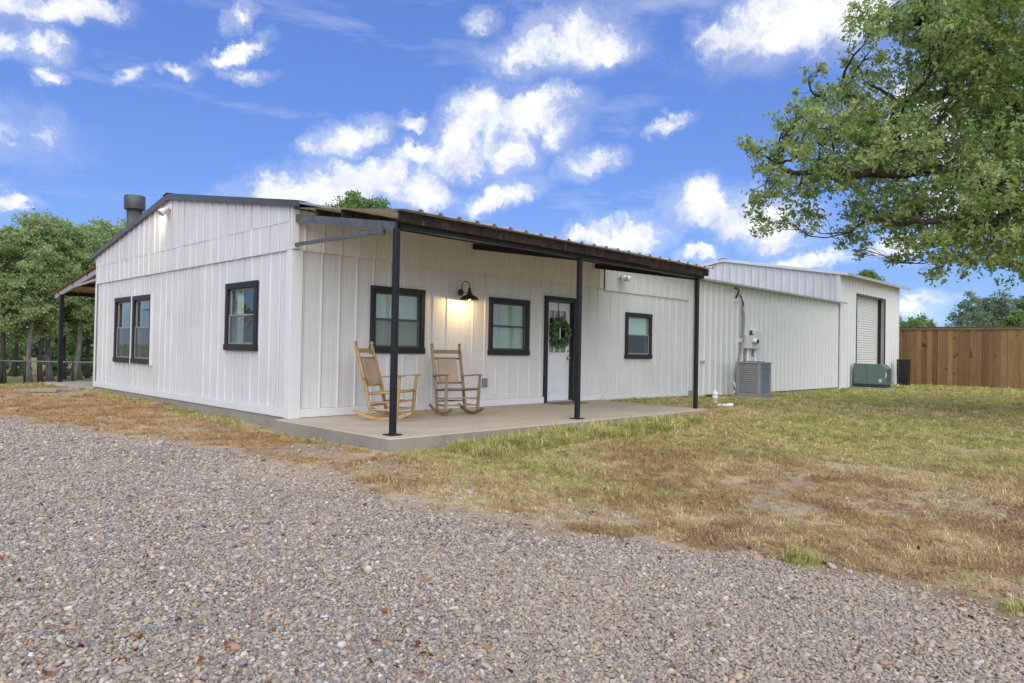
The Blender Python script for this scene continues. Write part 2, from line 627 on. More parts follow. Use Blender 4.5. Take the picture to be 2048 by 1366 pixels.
def mat_rust():
    k = NT('rusty_channel').set(0.75, 0.1, 0.3)
    v = k.coords((1, 1, 1), 'World')
    drip = k.noise(k.coords((34, 34, 1.6), 'World'), 1, 6, 0.65)
    c = k.ramp(k.noise(v, 7, 8, 0.7), [(0.3, (0.014, 0.012, 0.012)), (0.5, (0.040, 0.023, 0.018)), (0.66, (0.065, 0.036, 0.026)), (0.8, (0.13, 0.075, 0.05))])
    c = k.mix(k.ramp(drip, [(0.60, 0.0), (0.68, 0.75)]), c, (0.36, 0.27, 0.21))
    c = k.mix(k.ramp(k.noise(k.coords((5, 5, 2), 'World'), 3, 5, 0.6), [(0.5, 0.0), (0.7, 0.8)]), c, (0.014, 0.013, 0.014))
    k.base(c)
    k.bump(k.noise(v, 50, 5, 0.7), 0.5, 0.006)
    M['rusty_channel'] = k.m
    k = NT('rusty_sheet').set(0.7, 0.1, 0.3)
    v = k.coords((1, 1, 1), 'World')
    c = k.ramp(k.noise(v, 3, 8, 0.7), [(0.3, (0.55, 0.45, 0.33)), (0.5, (0.46, 0.32, 0.20)), (0.72, (0.30, 0.17, 0.09))])
    k.base(c)
    k.bump(k.noise(v, 50, 5, 0.7), 0.4, 0.006)
    M['rusty_sheet'] = k.m


mat_rust()


def mat_glass():
    k = NT('window_glass')
    k.N.remove(k.b)
    lw = k.n('ShaderNodeLayerWeight')
    lw.inputs['Blend'].default_value = 0.5
    p5 = k.n('ShaderNodeMath', operation='POWER')
    k.link(lw.outputs['Facing'], p5.inputs[0])
    p5.inputs[1].default_value = 4.6
    fr = k.n('ShaderNodeMath', operation='MULTIPLY_ADD')
    k.link(p5.outputs[0], fr.inputs[0])
    fr.inputs[1].default_value = 0.93
    fr.inputs[2].default_value = 0.05
    gl = k.n('ShaderNodeBsdfGlossy')
    gl.inputs['Roughness'].default_value = 0.012
    gl.inputs['Color'].default_value = (0.95, 0.97, 0.97, 1)
    tr = k.n('ShaderNodeBsdfTransparent')
    tr.inputs['Color'].default_value = (0.90, 0.95, 0.92, 1)
    mx = k.n('ShaderNodeMixShader')
    v = k.coords((1, 1, 1), 'World')
    bp = k.n('ShaderNodeBump')
    bp.inputs['Strength'].default_value = 0.08
    bp.inputs['Distance'].default_value = 0.02
    k.link(k.noise(v, 2.2, 3, 0.5), bp.inputs['Height'])
    k.link(bp.outputs[0], gl.inputs['Normal'])
    k.link(fr.outputs[0], mx.inputs[0])
    k.link(tr.outputs[0], mx.inputs[1])
    k.link(gl.outputs[0], mx.inputs[2])
    k.link(mx.outputs[0], k.out.inputs['Surface'])
    M['window_glass'] = k.m
    k = NT('insect_screen')
    k.N.remove(k.b)
    d = k.n('ShaderNodeBsdfDiffuse')
    d.inputs['Color'].default_value = (0.16, 0.165, 0.17, 1)
    tr = k.n('ShaderNodeBsdfTransparent')
    mx = k.n('ShaderNodeMixShader')
    mx.inputs[0].default_value = 0.34
    k.link(tr.outputs[0], mx.inputs[1])
    k.link(d.outputs[0], mx.inputs[2])
    k.link(mx.outputs[0], k.out.inputs['Surface'])
    M['insect_screen'] = k.m


mat_glass()


def mat_wood(name, a, b, dark, scale=1.0, rough=0.75, along='z'):
    k = NT(name).set(rough, 0, 0.3)
    s = {'z': (14, 14, 0.9), 'y': (14, 0.9, 14), 'x': (0.9, 14, 14)}[along]
    oi = k.n('ShaderNodeObjectInfo')
    tc = k.n('ShaderNodeTexCoord')
    ad = k.n('ShaderNodeVectorMath', operation='MULTIPLY_ADD')
    k.link(oi.outputs['Random'], ad.inputs[0])
    ad.inputs[1].default_value = (37, 51, 23)
    k.link(tc.outputs['Object'], ad.inputs[2])
    mp = k.n('ShaderNodeMapping')
    mp.inputs['Scale'].default_value = tuple(x*scale for x in s)
    k.link(ad.outputs[0], mp.inputs['Vector'])
    g = k.noise(mp.outputs[0], 1.6, 7, 0.65, 0.8)
    c = k.mix(k.ramp(g, [(0.32, 0.0), (0.66, 1.0)]), a, b)
    c = k.mix(k.ramp(k.noise(mp.outputs[0], 4.5, 5, 0.7), [(0.56, 0.0), (0.74, 0.8)]), c, dark)
    c = k.mix(k.ramp(k.noise(ad.outputs[0], 3.0, 3, 0.5), [(0.66, 0.0), (0.72, 0.75)]), c, tuple(x*0.8 for x in dark))
    hv = k.n('ShaderNodeHueSaturation')
    k.link(k.ramp(oi.outputs['Random'], [(0.0, 0.62), (1.0, 1.25)]), hv.inputs['Value'])
    k.link(c, hv.inputs['Color'])
    k.base(hv.outputs[0])
    k.bump(g, 0.3, 0.006)
    M[name] = k.m


mat_wood('cedar_board', (0.19, 0.10, 0.046), (0.295, 0.175, 0.083), (0.055, 0.028, 0.015))
mat_wood('cedar_rail', (0.19, 0.12, 0.075), (0.28, 0.19, 0.125), (0.14, 0.07, 0.04), along='y')
mat_wood('chair_honey', (0.38, 0.225, 0.09), (0.50, 0.33, 0.155), (0.19, 0.10, 0.042), 1.0, 0.5)
mat_wood('chair_weathered', (0.25, 0.175, 0.11), (0.36, 0.265, 0.175), (0.12, 0.08, 0.05), 1.0, 0.7)


def mat_weave(name, a, b):
    k = NT(name).set(0.8, 0, 0.3)
    v = k.coords((1, 1, 1), 'Object')
    w1 = k.n('ShaderNodeTexWave', wave_type='BANDS', bands_direction='X')
    w1.inputs['Scale'].default_value = 34
    w1.inputs['Distortion'].default_value = 1.0
    k.link(v, w1.inputs['Vector'])
    w2 = k.n('ShaderNodeTexWave', wave_type='BANDS', bands_direction='Z')
    w2.inputs['Scale'].default_value = 34
    w2.inputs['Distortion'].default_value = 1.0
    k.link(v, w2.inputs['Vector'])
    f = k.mix(0.5, w1.outputs['Color'], w2.outputs['Color'])
    c = k.mix(k.ramp(f, [(0.25, 0.0), (0.75, 1.0)]), a, b)
    c = k.mix(k.ramp(k.noise(v, 4, 4, 0.6), [(0.4, 0.0), (0.7, 0.5)]), c, tuple(x*0.8 for x in a))
    k.base(c)
    k.bump(f, 0.5, 0.004)
    M[name] = k.m


mat_weave('woven_seat', (0.38, 0.29, 0.185), (0.54, 0.43, 0.30))


def mat_bark(name, a, b):
    k = NT(name).set(0.95, 0, 0.2)
    v = k.coords((5, 5, 1.2), 'Object')
    g = k.noise(v, 3.2, 8, 0.7, 0.5)
    k.base(k.ramp(g, [(0.3, a), (0.7, b)]))
    k.bump(g, 0.9, 0.03)
    M[name] = k.m


mat_bark('bark', (0.028, 0.021, 0.017), (0.115, 0.092, 0.072))
mat_bark('pale_bark', (0.08, 0.07, 0.06), (0.27, 0.245, 0.215))


def mat_leaf(name, stops, trans=0.35, rough=0.5):
    k = NT(name).set(rough, 0, 0.35)
    at = k.n('ShaderNodeAttribute', attribute_name='tint')
    c = k.ramp(at.outputs['Fac'], stops)
    k.base(c)
    tl = k.n('ShaderNodeBsdfTranslucent')
    k.link(k.mix(1.0, c, (1.3, 1.6, 0.95), 'MULTIPLY'), tl.inputs['Color'])
    mx = k.n('ShaderNodeMixShader')
    mx.inputs[0].default_value = trans
    k.link(k.b.outputs[0], mx.inputs[1])
    k.link(tl.outputs[0], mx.inputs[2])
    k.link(mx.outputs[0], k.out.inputs['Surface'])
    M[name] = k.m


mat_leaf('oak_leaf', [(0.0, (0.13, 0.165, 0.07)), (0.35, (0.255, 0.30, 0.13)), (0.7, (0.40, 0.44, 0.20)), (0.96, (0.53, 0.58, 0.32)), (1.0, (0.30, 0.16, 0.07))], 0.5, 0.42)
mat_leaf('wood_leaf', [(0.0, (0.18, 0.215, 0.115)), (0.4, (0.31, 0.355, 0.19)), (0.8, (0.45, 0.50, 0.28)), (1.0, (0.53, 0.57, 0.34))], 0.5, 0.45)
mat_leaf('cedar_leaf', [(0.0, (0.10, 0.14, 0.10)), (0.5, (0.19, 0.25, 0.165)), (1.0, (0.29, 0.35, 0.23))])
mat_leaf('bright_leaf', [(0.0, (0.10, 0.16, 0.05)), (0.5, (0.17, 0.25, 0.085)), (1.0, (0.25, 0.33, 0.13))])
mat_leaf('wreath_leaf', [(0.0, (0.05, 0.10, 0.045)), (0.5, (0.13, 0.24, 0.10)), (0.9, (0.27, 0.40, 0.20)), (1.0, (0.42, 0.46, 0.28))], 0.15)
mat_leaf('dry_leaf', [(0.0, (0.10, 0.035, 0.018)), (0.5, (0.22, 0.085, 0.03)), (1.0, (0.40, 0.22, 0.07))], 0.1, 0.7)


def mat_instanced(name, rough, grainy, trans=0.0):
    """colour comes from the piece's own 'tint' (each pebble, each tuft has its own colour)"""
    k = NT(name).set(rough, 0, 0.3)
    at = k.n('ShaderNodeAttribute', attribute_name='tint', attribute_type='INSTANCER')
    c = at.outputs['Color']
    if grainy:
        g = k.noise(k.coords((1, 1, 1), 'Object'), 3.5, 5, 0.7)
        c = k.mix(1.0, c, k.ramp(g, [(0.3, 0.72), (0.7, 1.15)]), 'MULTIPLY')
    else:
        v = k.n('ShaderNodeAttribute', attribute_name='shade')
        c = k.mix(1.0, c, k.ramp(v.outputs['Fac'], [(0.0, 0.6), (1.0, 1.3)]), 'MULTIPLY')
    k.base(c)
    if trans:
        tl = k.n('ShaderNodeBsdfTranslucent')
        k.link(c, tl.inputs['Color'])
        mx = k.n('ShaderNodeMixShader')
        mx.inputs[0].default_value = trans
        k.link(k.b.outputs[0], mx.inputs[1])
        k.link(tl.outputs[0], mx.inputs[2])
        k.link(mx.outputs[0], k.out.inputs['Surface'])
    M[name] = k.m


mat_instanced('pebble', 0.75, True)
mat_instanced('grass_blade', 0.7, False, 0.3)


def mat_ground():
    k = NT('ground_soil').set(0.95, 0, 0.15)
    at = k.n('ShaderNodeAttribute', attribute_name='tint')
    v = k.coords((1, 1, 1), 'World')
    g = k.noise(v, 22, 9, 0.75)
    g2 = k.noise(v, 1.6, 8, 0.7)
    c = k.mix(1.0, at.outputs['Color'], k.ramp(g, [(0.25, 0.55), (0.75, 1.4)]), 'MULTIPLY')
    c = k.mix(1.0, c, k.ramp(g2, [(0.3, 0.8), (0.7, 1.2)]), 'MULTIPLY')
    k.base(c)
    k.bump(g, 0.8, 0.03)
    M['ground_soil'] = k.m


mat_ground()


def mat_emit(name, c, strength):
    k = NT(name)
    k.b.inputs['Emission Color'].default_value = (*c, 1)
    k.b.inputs['Emission Strength'].default_value = strength
    k.base(c)
    M[name] = k.m


mat_emit('lit_bulb', (1.0, 0.72, 0.38), 25)
mat_emit('lit_lens', (1.0, 0.80, 0.52), 14)

# ------------------------------------------------------------------ the lie of the land
CTRL = np.array([(0, 9.4, -.07), (0, 4, -.14), (0, 0, -.18), (0, 2, -.16), (0, 6.5, -.11), (-.3, -2.8, -.17), (3, -2.9, -.13), (7, -2.7, -.03), (7.4, -.5, -.03), (9, -1.8, -.05), (13, -1, -.09),
                 (17, -.5, -.14), (22, -.5, -.14), (28, -.3, -.12), (29, -4.5, -.12), (-5, -9, -.34), (0, -7, -.30), (5, -7, -.25), (10, -8, -.20), (16, -7, -.14), (-4, 0, -.2),
                 (-5, 5, -.15), (-3, 11, -.06), (0, 12.6, -.12), (-16, 0, -.25), (-16, -14, -.35), (5, -16, -.35), (20, -16, -.2), (36, -8, -.12), (36, 6, -.1), (-8, 12, -.12),
                 (-3, 16, -.45), (4, 18, -.6), (-12, 18, -.5), (0, 24, -.75), (14, 20, -.5), (-20, 30, -.9), (5, 40, -1.0), (30, 25, -.3)], float)


def ground_z(x, y):
    x, y = np.asarray(x, float), np.asarray(y, float)
    d2 = (x[..., None]-CTRL[:, 0])**2 + (y[..., None]-CTRL[:, 1])**2
    w = 1/(d2+0.6)**1.6
    z = (w*CTRL[:, 2]).sum(-1)/w.sum(-1)
    z = z + 0.012*np.sin(x*1.7+0.4*y)*np.cos(y*1.3-0.6*x) + 0.008*np.sin(3.9*x+1.1)*np.sin(4.3*y+0.3)
    return z


def gz(x, y):
    return float(ground_z(np.array([x]), np.array([y]))[0])


def on_ground(px, py):
    z = -0.2
    for _ in range(12):
        d = direction(px, py)
        t = (z-CAM.z)/d.z
        p = CAM + d*t
        z = gz(p.x, p.y)
    return (p.x, p.y)


def vnoise(x, y, s, seed):
    """smooth value noise"""
    r = np.random.default_rng(seed)
    T = r.random((64, 64))
    u, v = x*s+100, y*s+100
    i, j = np.floor(u).astype(int), np.floor(v).astype(int)
    a, b = u-i, v-j
    a, b = a*a*(3-2*a), b*b*(3-2*b)
    i0, i1, j0, j1 = i % 64, (i+1) % 64, j % 64, (j+1) % 64
    return (T[i0, j0]*(1-a)+T[i1, j0]*a)*(1-b) + (T[i0, j1]*(1-a)+T[i1, j1]*a)*b


def fbm(x, y, s, seed, oct=4):
    t, amp, tot = 0, 1, 0
    for o in range(oct):
        t = t + amp*vnoise(x, y, s*2**o, seed+o)
        tot += amp
        amp *= .55
    return t/tot


EDGE_PX = [(0, 842), (180, 868), (330, 888), (470, 915), (600, 945), (700, 985), (850, 1022), (1000, 1050), (1120, 1078), (1300, 1088), (1430, 1105), (1560, 1140), (1740, 1172), (1900, 1212), (2048, 1285)]
EDGE = [on_ground(*q) for q in EDGE_PX]
GRAVEL = np.array([(-40, 2), (-12, 1.2)] + EDGE + [(3.2, -9.5), (6, -13), (10, -25), (-40, -25)])


def in_poly(x, y, P):
    ins = np.zeros(x.shape, bool)
    n = len(P)
    for i in range(n):
        x0, y0 = P[i]
        x1, y1 = P[(i+1) % n]
        c = ((y0 > y) != (y1 > y)) & (x < (x1-x0)*(y-y0)/(y1-y0+1e-12)+x0)
        ins ^= c
    return ins


def line_dist(x, y, P):
    d = np.full(x.shape, 1e9)
    for i in range(len(P)-1):
        a, b = np.array(P[i]), np.array(P[i+1])
        e = b-a
        t = np.clip(((x-a[0])*e[0]+(y-a[1])*e[1])/(e@e), 0, 1)
        d = np.minimum(d, np.hypot(x-a[0]-t*e[0], y-a[1]-t*e[1]))
    return d


def gravel_sd(x, y):
    """positive inside the gravel, metres from its ragged edge"""
    d = line_dist(x, y, list(GRAVEL[:len(EDGE)+5]))
    s = np.where(in_poly(x, y, GRAVEL), d, -d)
    return s + 0.55*(fbm(x, y, 1.1, 11)-0.5) + 0.25*(fbm(x, y, 4.0, 15, 2)-0.5)


def smooth(a, lo, hi):
    t = np.clip((a-lo)/(hi-lo), 0, 1)
    return t*t*(3-2*t)


C_GREEN, C_LIME, C_STRAW = np.array((.45, .45, .15)), np.array((.56, .535, .195)), np.array((.66, .54, .29))
C_BROWN, C_RED, C_DIRT = np.array((.52, .355, .175)), np.array((.44, .27, .15)), np.array((.44, .355, .255))


def lerp(a, b, t):
    return a*(1-t[..., None]) + b*t[..., None]


SPOTS = [(on_ground(px_, py_), r_, kind_) for (px_, py_, r_, kind_) in (
    (1560, 975, 1.5, 'brown'), (1330, 940, 1.1, 'brown'), (1750, 1040, 1.2, 'brown'), (1420, 1040, .8, 'brown'), (1250, 900, .9, 'straw'), (1900, 1010, .8, 'bare'), (1780, 1015, .5, 'bare'),
    (930, 985, .45, 'bare'), (1160, 1030, .5, 'bare'), (780, 935, .5, 'bare'), (1050, 1040, .4, 'bare'), (640, 900, .4, 'bare'), (1600, 1122, .17, 'tuft'), (2060, 1225, .16, 'tuft'), (1390, 868, .5, 'straw'))]


def spot(x, y, kind):
    v = np.zeros(x.shape)
    for ((a, b), r_, k_) in SPOTS:
        if k_ == kind:
            v = np.maximum(v, 1-smooth(np.hypot(x-a, y-b)/r_, .45, 1.1))
    return v


def grass_mix(x, y):
    """what grows where: colour of the sward, how much of it, how tall"""
    n1, n2, n3, n4 = fbm(x, y, .35, 21), fbm(x, y, .9, 31), fbm(x, y, 2.2, 41), fbm(x, y, 5.0, 51, 2)
    sd = -gravel_sd(x, y)
    far = smooth(x*0.72-y*0.2, 7.5, 15)
    green = np.clip(0.60 + 0.5*far + 1.5*(n1-.5) + 0.9*(n2-.5) + 0.6*(n3-.5), 0, 1)
    slab = smooth(-np.abs(y+3.38-0.12*n4), -0.62, -0.1)*smooth(x, 0.2, 0.7)*smooth(-x, -6.3, -4.4)
    green = np.clip(green*smooth(sd, 0.1, 2.2) + slab*1.1, 0, 1)
    west = smooth(-x, 0.25, 0.7)*smooth(y, -4.5, -3)         # dead strip along the gable wall
    green = green*(1-west*0.97*smooth(-y, -12.5, -10.8))
    green = np.clip(green*(1-.6*spot(x, y, 'brown'))*(1-.5*spot(x, y, 'straw')), 0, 1)
    tuft = spot(x, y, 'tuft')
    green = np.maximum(green, tuft)
    c = lerp(C_STRAW, C_BROWN, np.maximum(smooth(n2+0.5*(n4-.5), .42, .66), .85*spot(x, y, 'brown')*smooth(n4, .3, .6)))
    c = lerp(c, np.array((.56, .36, .165)), west*.75)
    c = lerp(c, C_RED, smooth(n3, .52, .72)*0.6*(1-far))
    g = lerp(C_GREEN, C_LIME, smooth(n4, .35, .65))
    dry = c
    c = lerp(c, g, smooth(green, .15, .85))
    amount = smooth(sd + 0.5*(n3-.5), 0.05, 0.55)*(0.72+0.28*smooth(n3+n4, .65, 1.05))
    amount = amount*(1-0.85*smooth(fbm(x, y, 1.3, 77), .60, .70)*(1-slab)*(1-far))
    amount = amount*(1-0.5*west)*(1-.6*spot(x, y, 'bare'))
    amount = np.maximum(amount, tuft)*smooth(np.maximum(np.maximum(np.abs(y+1.37)-1.38, -x-.22), x-7.2), .03, .16+.1*n4)
    tall = 0.45 + 0.35*green + 0.75*slab + .25*tuft
    return c, amount, tall, green, dry, g


def ground_col(x, y):
    c, a, t, g, _, _ = grass_mix(x, y)
    dirt = lerp(C_DIRT, C_DIRT*np.array((.72, .68, .66)), smooth(fbm(x, y, 1.5, 61), .4, .65))
    out = lerp(dirt, c*0.85, np.clip(a*1.1, 0, 1))
    gs = gravel_sd(x, y)
    gr = lerp(np.array((.36, .31, .25)), np.array((.29, .25, .21)), smooth(fbm(x, y, 1.2, 71), .4, .6))
    out = lerp(out, gr, smooth(gs, -0.05, 0.2))
    # the pasture and its track beyond the pipe fence
    past = smooth(y, 13.5, 16)*smooth(-x, -40, -20)
    out = lerp(out, lerp(np.array((.20, .215, .075)), np.array((.30, .27, .12)), fbm(x, y, .2, 81)), past)
    track = smooth(-np.abs((y-22) - 0.15*(x+6)), -1.4, -0.8)*past
    out = lerp(out, np.array((.36, .29, .22)), track)
    return out


def axis(parts):
    a = []
    for lo, hi, st in parts:
        a.append(np.arange(lo, hi, st))
    return np.concatenate(a + [[parts[-1][1]]])


gx = axis([(-900, -200, 100), (-200, -40, 16), (-40, -12, 1.0), (-12, 12, 0.13), (12, 32, 0.3), (32, 60, 2), (60, 200, 14), (200, 1000, 100)])
gy = axis([(-900, -200, 100), (-200, -40, 16), (-40, -14, 1.5), (-14, 14, 0.14), (14, 34, 0.5), (34, 60, 2), (60, 200, 14), (200, 1000, 100)])
GX, GY = np.meshgrid(gx, gy, indexing='ij')
GZ = ground_z(GX, GY)
GC = ground_col(GX, GY)
ii = np.arange(len(gx)*len(gy)).reshape(len(gx), len(gy))
quads = np.stack([ii[:-1, :-1], ii[1:, :-1], ii[1:, 1:], ii[:-1, 1:]], -1).reshape(-1, 4)
ground = mesh_np('ground', np.stack([GX, GY, GZ], -1).reshape(-1, 3), [quads], M['ground_soil'], attrs={'tint': GC.reshape(-1, 3)}, smooth=True)
tag(ground, kind='structure')


# ------------------------------------------------------------------ scattering (gravel and grass)
def proto_collection(name, meshes):
    c = bpy.data.collections.new(name)
    for i, me in enumerate(meshes):
        o = bpy.data.objects.new('%s_%02d' % (name, i), me)
        c.objects.link(o)
    return c


def scatter(name, pts, rot, scl, tint, idx, coll, label, cat):
    me = bpy.data.meshes.new(name)
    me.vertices.add(len(pts))
    me.vertices.foreach_set('co', np.asarray(pts, np.float32).ravel())
    for k, a in (('rot', rot), ('scl', scl), ('tint', tint)):
        at = me.attributes.new(k, 'FLOAT_VECTOR', 'POINT')
        at.data.foreach_set('vector', np.asarray(a, np.float32).ravel())
    at = me.attributes.new('pick', 'INT', 'POINT')
    at.data.foreach_set('value', np.asarray(idx, np.int32))
    me.update()
    o = bpy.data.objects.new(name, me)
    col.objects.link(o)
    g = bpy.data.node_groups.new(name, 'GeometryNodeTree')
    g.interface.new_socket('Geometry', in_out='INPUT', socket_type='NodeSocketGeometry')
    g.interface.new_socket('Geometry', in_out='OUTPUT', socket_type='NodeSocketGeometry')
    N, L = g.nodes, g.links
    gi, go = N.new('NodeGroupInput'), N.new('NodeGroupOutput')
    ci = N.new('GeometryNodeCollectionInfo')
    ci.inputs['Collection'].default_value = coll
    ci.inputs['Separate Children'].default_value = True
    ci.inputs['Reset Children'].default_value = True
    iop = N.new('GeometryNodeInstanceOnPoints')
    iop.inputs['Pick Instance'].default_value = True

    def na(nm, typ):
        n = N.new('GeometryNodeInputNamedAttribute')
        n.data_type = typ
        n.inputs['Name'].default_value = nm
        return n.outputs['Attribute']
    L.new(gi.outputs[0], iop.inputs['Points'])
    L.new(ci.outputs[0], iop.inputs['Instance'])
    L.new(na('pick', 'INT'), iop.inputs['Instance Index'])
    e2r = N.new('FunctionNodeEulerToRotation')
    L.new(na('rot', 'FLOAT_VECTOR'), e2r.inputs[0])
    L.new(e2r.outputs[0], iop.inputs['Rotation'])
    L.new(na('scl', 'FLOAT_VECTOR'), iop.inputs['Scale'])
    L.new(iop.outputs[0], go.inputs[0])
    md = o.modifiers.new('scatter', 'NODES')
    md.node_group = g
    return tag(o, label, cat, kind='stuff')


def ico():
    t = (1+5**.5)/2
    v = np.array([(-1, t, 0), (1, t, 0), (-1, -t, 0), (1, -t, 0), (0, -1, t), (0, 1, t), (0, -1, -t), (0, 1, -t), (t, 0, -1), (t, 0, 1), (-t, 0, -1), (-t, 0, 1)], float)
    f = [(0, 11, 5), (0, 5, 1), (0, 1, 7), (0, 7, 10), (0, 10, 11), (1, 5, 9), (5, 11, 4), (11, 10, 2), (10, 7, 6), (7, 1, 8), (3, 9, 4), (3, 4, 2), (3, 2, 6), (3, 6, 8), (3, 8, 9), (4, 9, 5), (2, 4, 11), (6, 2, 10), (8, 6, 7), (9, 8, 1)]
    v = [x/np.linalg.norm(x) for x in v]
    cache, F = {}, []
    for a, b, c in f:
        def mid(i, j):
            k = (min(i, j), max(i, j))
            if k not in cache:
                p = v[i]+v[j]
                v.append(p/np.linalg.norm(p))
                cache[k] = len(v)-1
            return cache[k]
        ab, bc, ca = mid(a, b), mid(b, c), mid(c, a)
        F += [(a, ab, ca), (b, bc, ab), (c, ca, bc), (ab, bc, ca)]
    return np.array(v), F


ICO_V, ICO_F = ico()


def pebble_mesh(seed, mat, amp=0.28):
    r = np.random.default_rng(seed)
    v = ICO_V.copy()
    rad = np.ones(len(v))
    for _ in range(5):
        k = r.normal(size=3)
        rad += amp*0.4*np.sin(v@k*1.6+r.uniform(0, 6))
    for _ in range(3):       # worn facets
        n = r.normal(size=3)
        n /= np.linalg.norm(n)
        h = r.uniform(.62, .85)
        rad = np.minimum(rad, h/np.maximum(v@n, 1e-3)*1.0 + (v@n < .2)*9)
    v = v*rad[:, None]
    me = bpy.data.meshes.new('pebble')
    me.from_pydata([tuple(p) for p in v], [], ICO_F)
    me.polygons.foreach_set('use_smooth', [True]*len(ICO_F))
    me.materials.append(mat)
    return me


def seen(x, y, z, mx=260, my=160):
    d = np.stack([x-CAM.x, y-CAM.y, z-CAM.z], -1)
    w = d@np.array(fw)
    px = 1024 + F_PX*(d@np.array(rt))/np.maximum(w, .01)
    py = 683 - F_PX*(d@np.array(up))/np.maximum(w, .01)
    return (w > 0.4) & (px > -mx) & (px < 2048+mx) & (py < 1366+my), w


SLAB = (-0.22, 7.18, -2.75, 0.0)


def on_slab(x, y, m=0.0):
    return (x > SLAB[0]-m) & (x < SLAB[1]+m) & (y > SLAB[2]-m)


def jitter(x0, x1, y0, y1, s):
    a, b = np.meshgrid(np.arange(x0, x1, s), np.arange(y0, y1, s), indexing='ij')
    a, b = a.ravel(), b.ravel()
    return a + RNG.uniform(-.55, .55, a.shape)*s, b + RNG.uniform(-.55, .55, a.shape)*s


def make_gravel():
    coll = proto_collection('pebble', [pebble_mesh(100+i, M['pebble']) for i in range(9)])
    PX, PY, PS = [], [], []
    for (s, d0, d1, k) in ((0.0138, 0, 4.6, 1.0), (0.0165, 4.6, 7.2, 1.12), (0.0225, 7.2, 10.5, 1.4), (0.034, 10.5, 18, 1.9)):
        for ya in np.arange(-12.4, 4, 1.0):
            x, y = jitter(-17, 7.5, ya, ya+1.0, s)
            ok, w = seen(x, y, np.full(x.shape, -.25), 700 if d1 < 6 else 400, 500)
            ok &= (w >= d0) & (w < d1)
            x, y = x[ok], y[ok]
            sd = gravel_sd(x, y)
            p = smooth(sd, -0.25, 0.18)
            p = np.maximum(p, 0.07*smooth(sd, -1.6, -0.1)*(fbm(x, y, 1.6, 91) > .5))        # strays among the dead grass
            p = np.maximum(p, 0.13*spot(x, y, 'bare'))
            ok = (RNG.random(x.shape) < p) & ~((x > -.25) & (y > -2.8))
            PX.append(x[ok]); PY.append(y[ok]); PS.append(np.full(ok.sum(), k))
    x, y, k = np.concatenate(PX), np.concatenate(PY), np.concatenate(PS)
    n = len(x)
    size = np.clip(RNG.lognormal(math.log(0.0078), 0.30, n), .0045, .020)*k**0.75
    big = RNG.random(n) < 0.012
    size[big] *= RNG.uniform(1.25, 1.7, big.sum())
    asp = np.stack([RNG.uniform(.95, 1.6, n), RNG.uniform(.8, 1.15, n), RNG.uniform(.5, .85, n)], -1)
    scl = size[:, None]*asp
    z = ground_z(x, y) + size*RNG.uniform(-.3, .75, n) + 0.006*(fbm(x, y, 3.0, 95)-.5)
    rot = np.stack([RNG.normal(0, .45, n), RNG.normal(0, .45, n), RNG.uniform(0, 6.28, n)], -1)
    pal = np.array([(.36, .31, .275), (.42, .37, .325), (.30, .255, .235), (.335, .27, .24), (.45, .39, .32), (.47, .37, .25), (.24, .235, .245), (.185, .20, .22), (.53, .50, .46), (.60, .58, .54), (.38, .23, .15), (.28, .21, .16)])
    wts = np.array([20, 15, 14, 13, 9, 7, 9, 5, 5, 2, 2.5, 6.0])
    ci = RNG.choice(len(pal), n, p=wts/wts.sum())
    tint = pal[ci]*np.array((.985, 1.0, .925))*RNG.uniform(.85, 1.15, (n, 1))*RNG.normal(1, .04, (n, 3))
    tan = smooth(fbm(x, y, .32, 97), .42, .64)*0.75 + 0.6*smooth(-gravel_sd(x, y), -0.5, 0.2)
    tint = tint*(1-tan[:, None]*.5) + tan[:, None]*.5*np.array((.44, .35, .245))
    scatter('gravel', np.stack([x, y, z], -1), rot, scl, tint, RNG.integers(0, 9, n), coll, 'loose mixed river gravel covering the driveway', 'gravel')
    return n


def tuft_mesh(seed, nb, h, lean, width, mat, spread):
    r = np.random.default_rng(seed)
    V, Fc, sh = [], [], []
    for _ in range(nb):
        a, b = r.uniform(0, 6.28), r.uniform(0, 6.28)
        o = np.array((math.cos(b), math.sin(b), 0))*r.uniform(0, spread)
        d = np.array((math.cos(a), math.sin(a), 0))
        sdv = np.array((-d[1], d[0], 0))*width*r.uniform(.6, 1.2)
        L = h*r.uniform(.5, 1.15)
        ln = lean*r.uniform(.3, 1.3)
        p = [o, o + d*L*ln*.35 + np.array((0, 0, L*(1-ln*.25)*.55)), o + d*L*ln + np.array((0, 0, L*max(.1, 1-ln*.75)))]
        i = len(V)
        V += [p[0]-sdv, p[0]+sdv, p[1]-sdv*.8, p[1]+sdv*.8, p[2]]
        Fc += [(i, i+1, i+3, i+2), (i+2, i+3, i+4)]
        sh += [r.random()]*5
    me = bpy.data.meshes.new('tuft')
    me.from_pydata([tuple(v) for v in V], [], Fc)
    at = me.attributes.new('shade', 'FLOAT', 'POINT')
    at.data.foreach_set('value', sh)
    me.materials.append(mat)
    return me


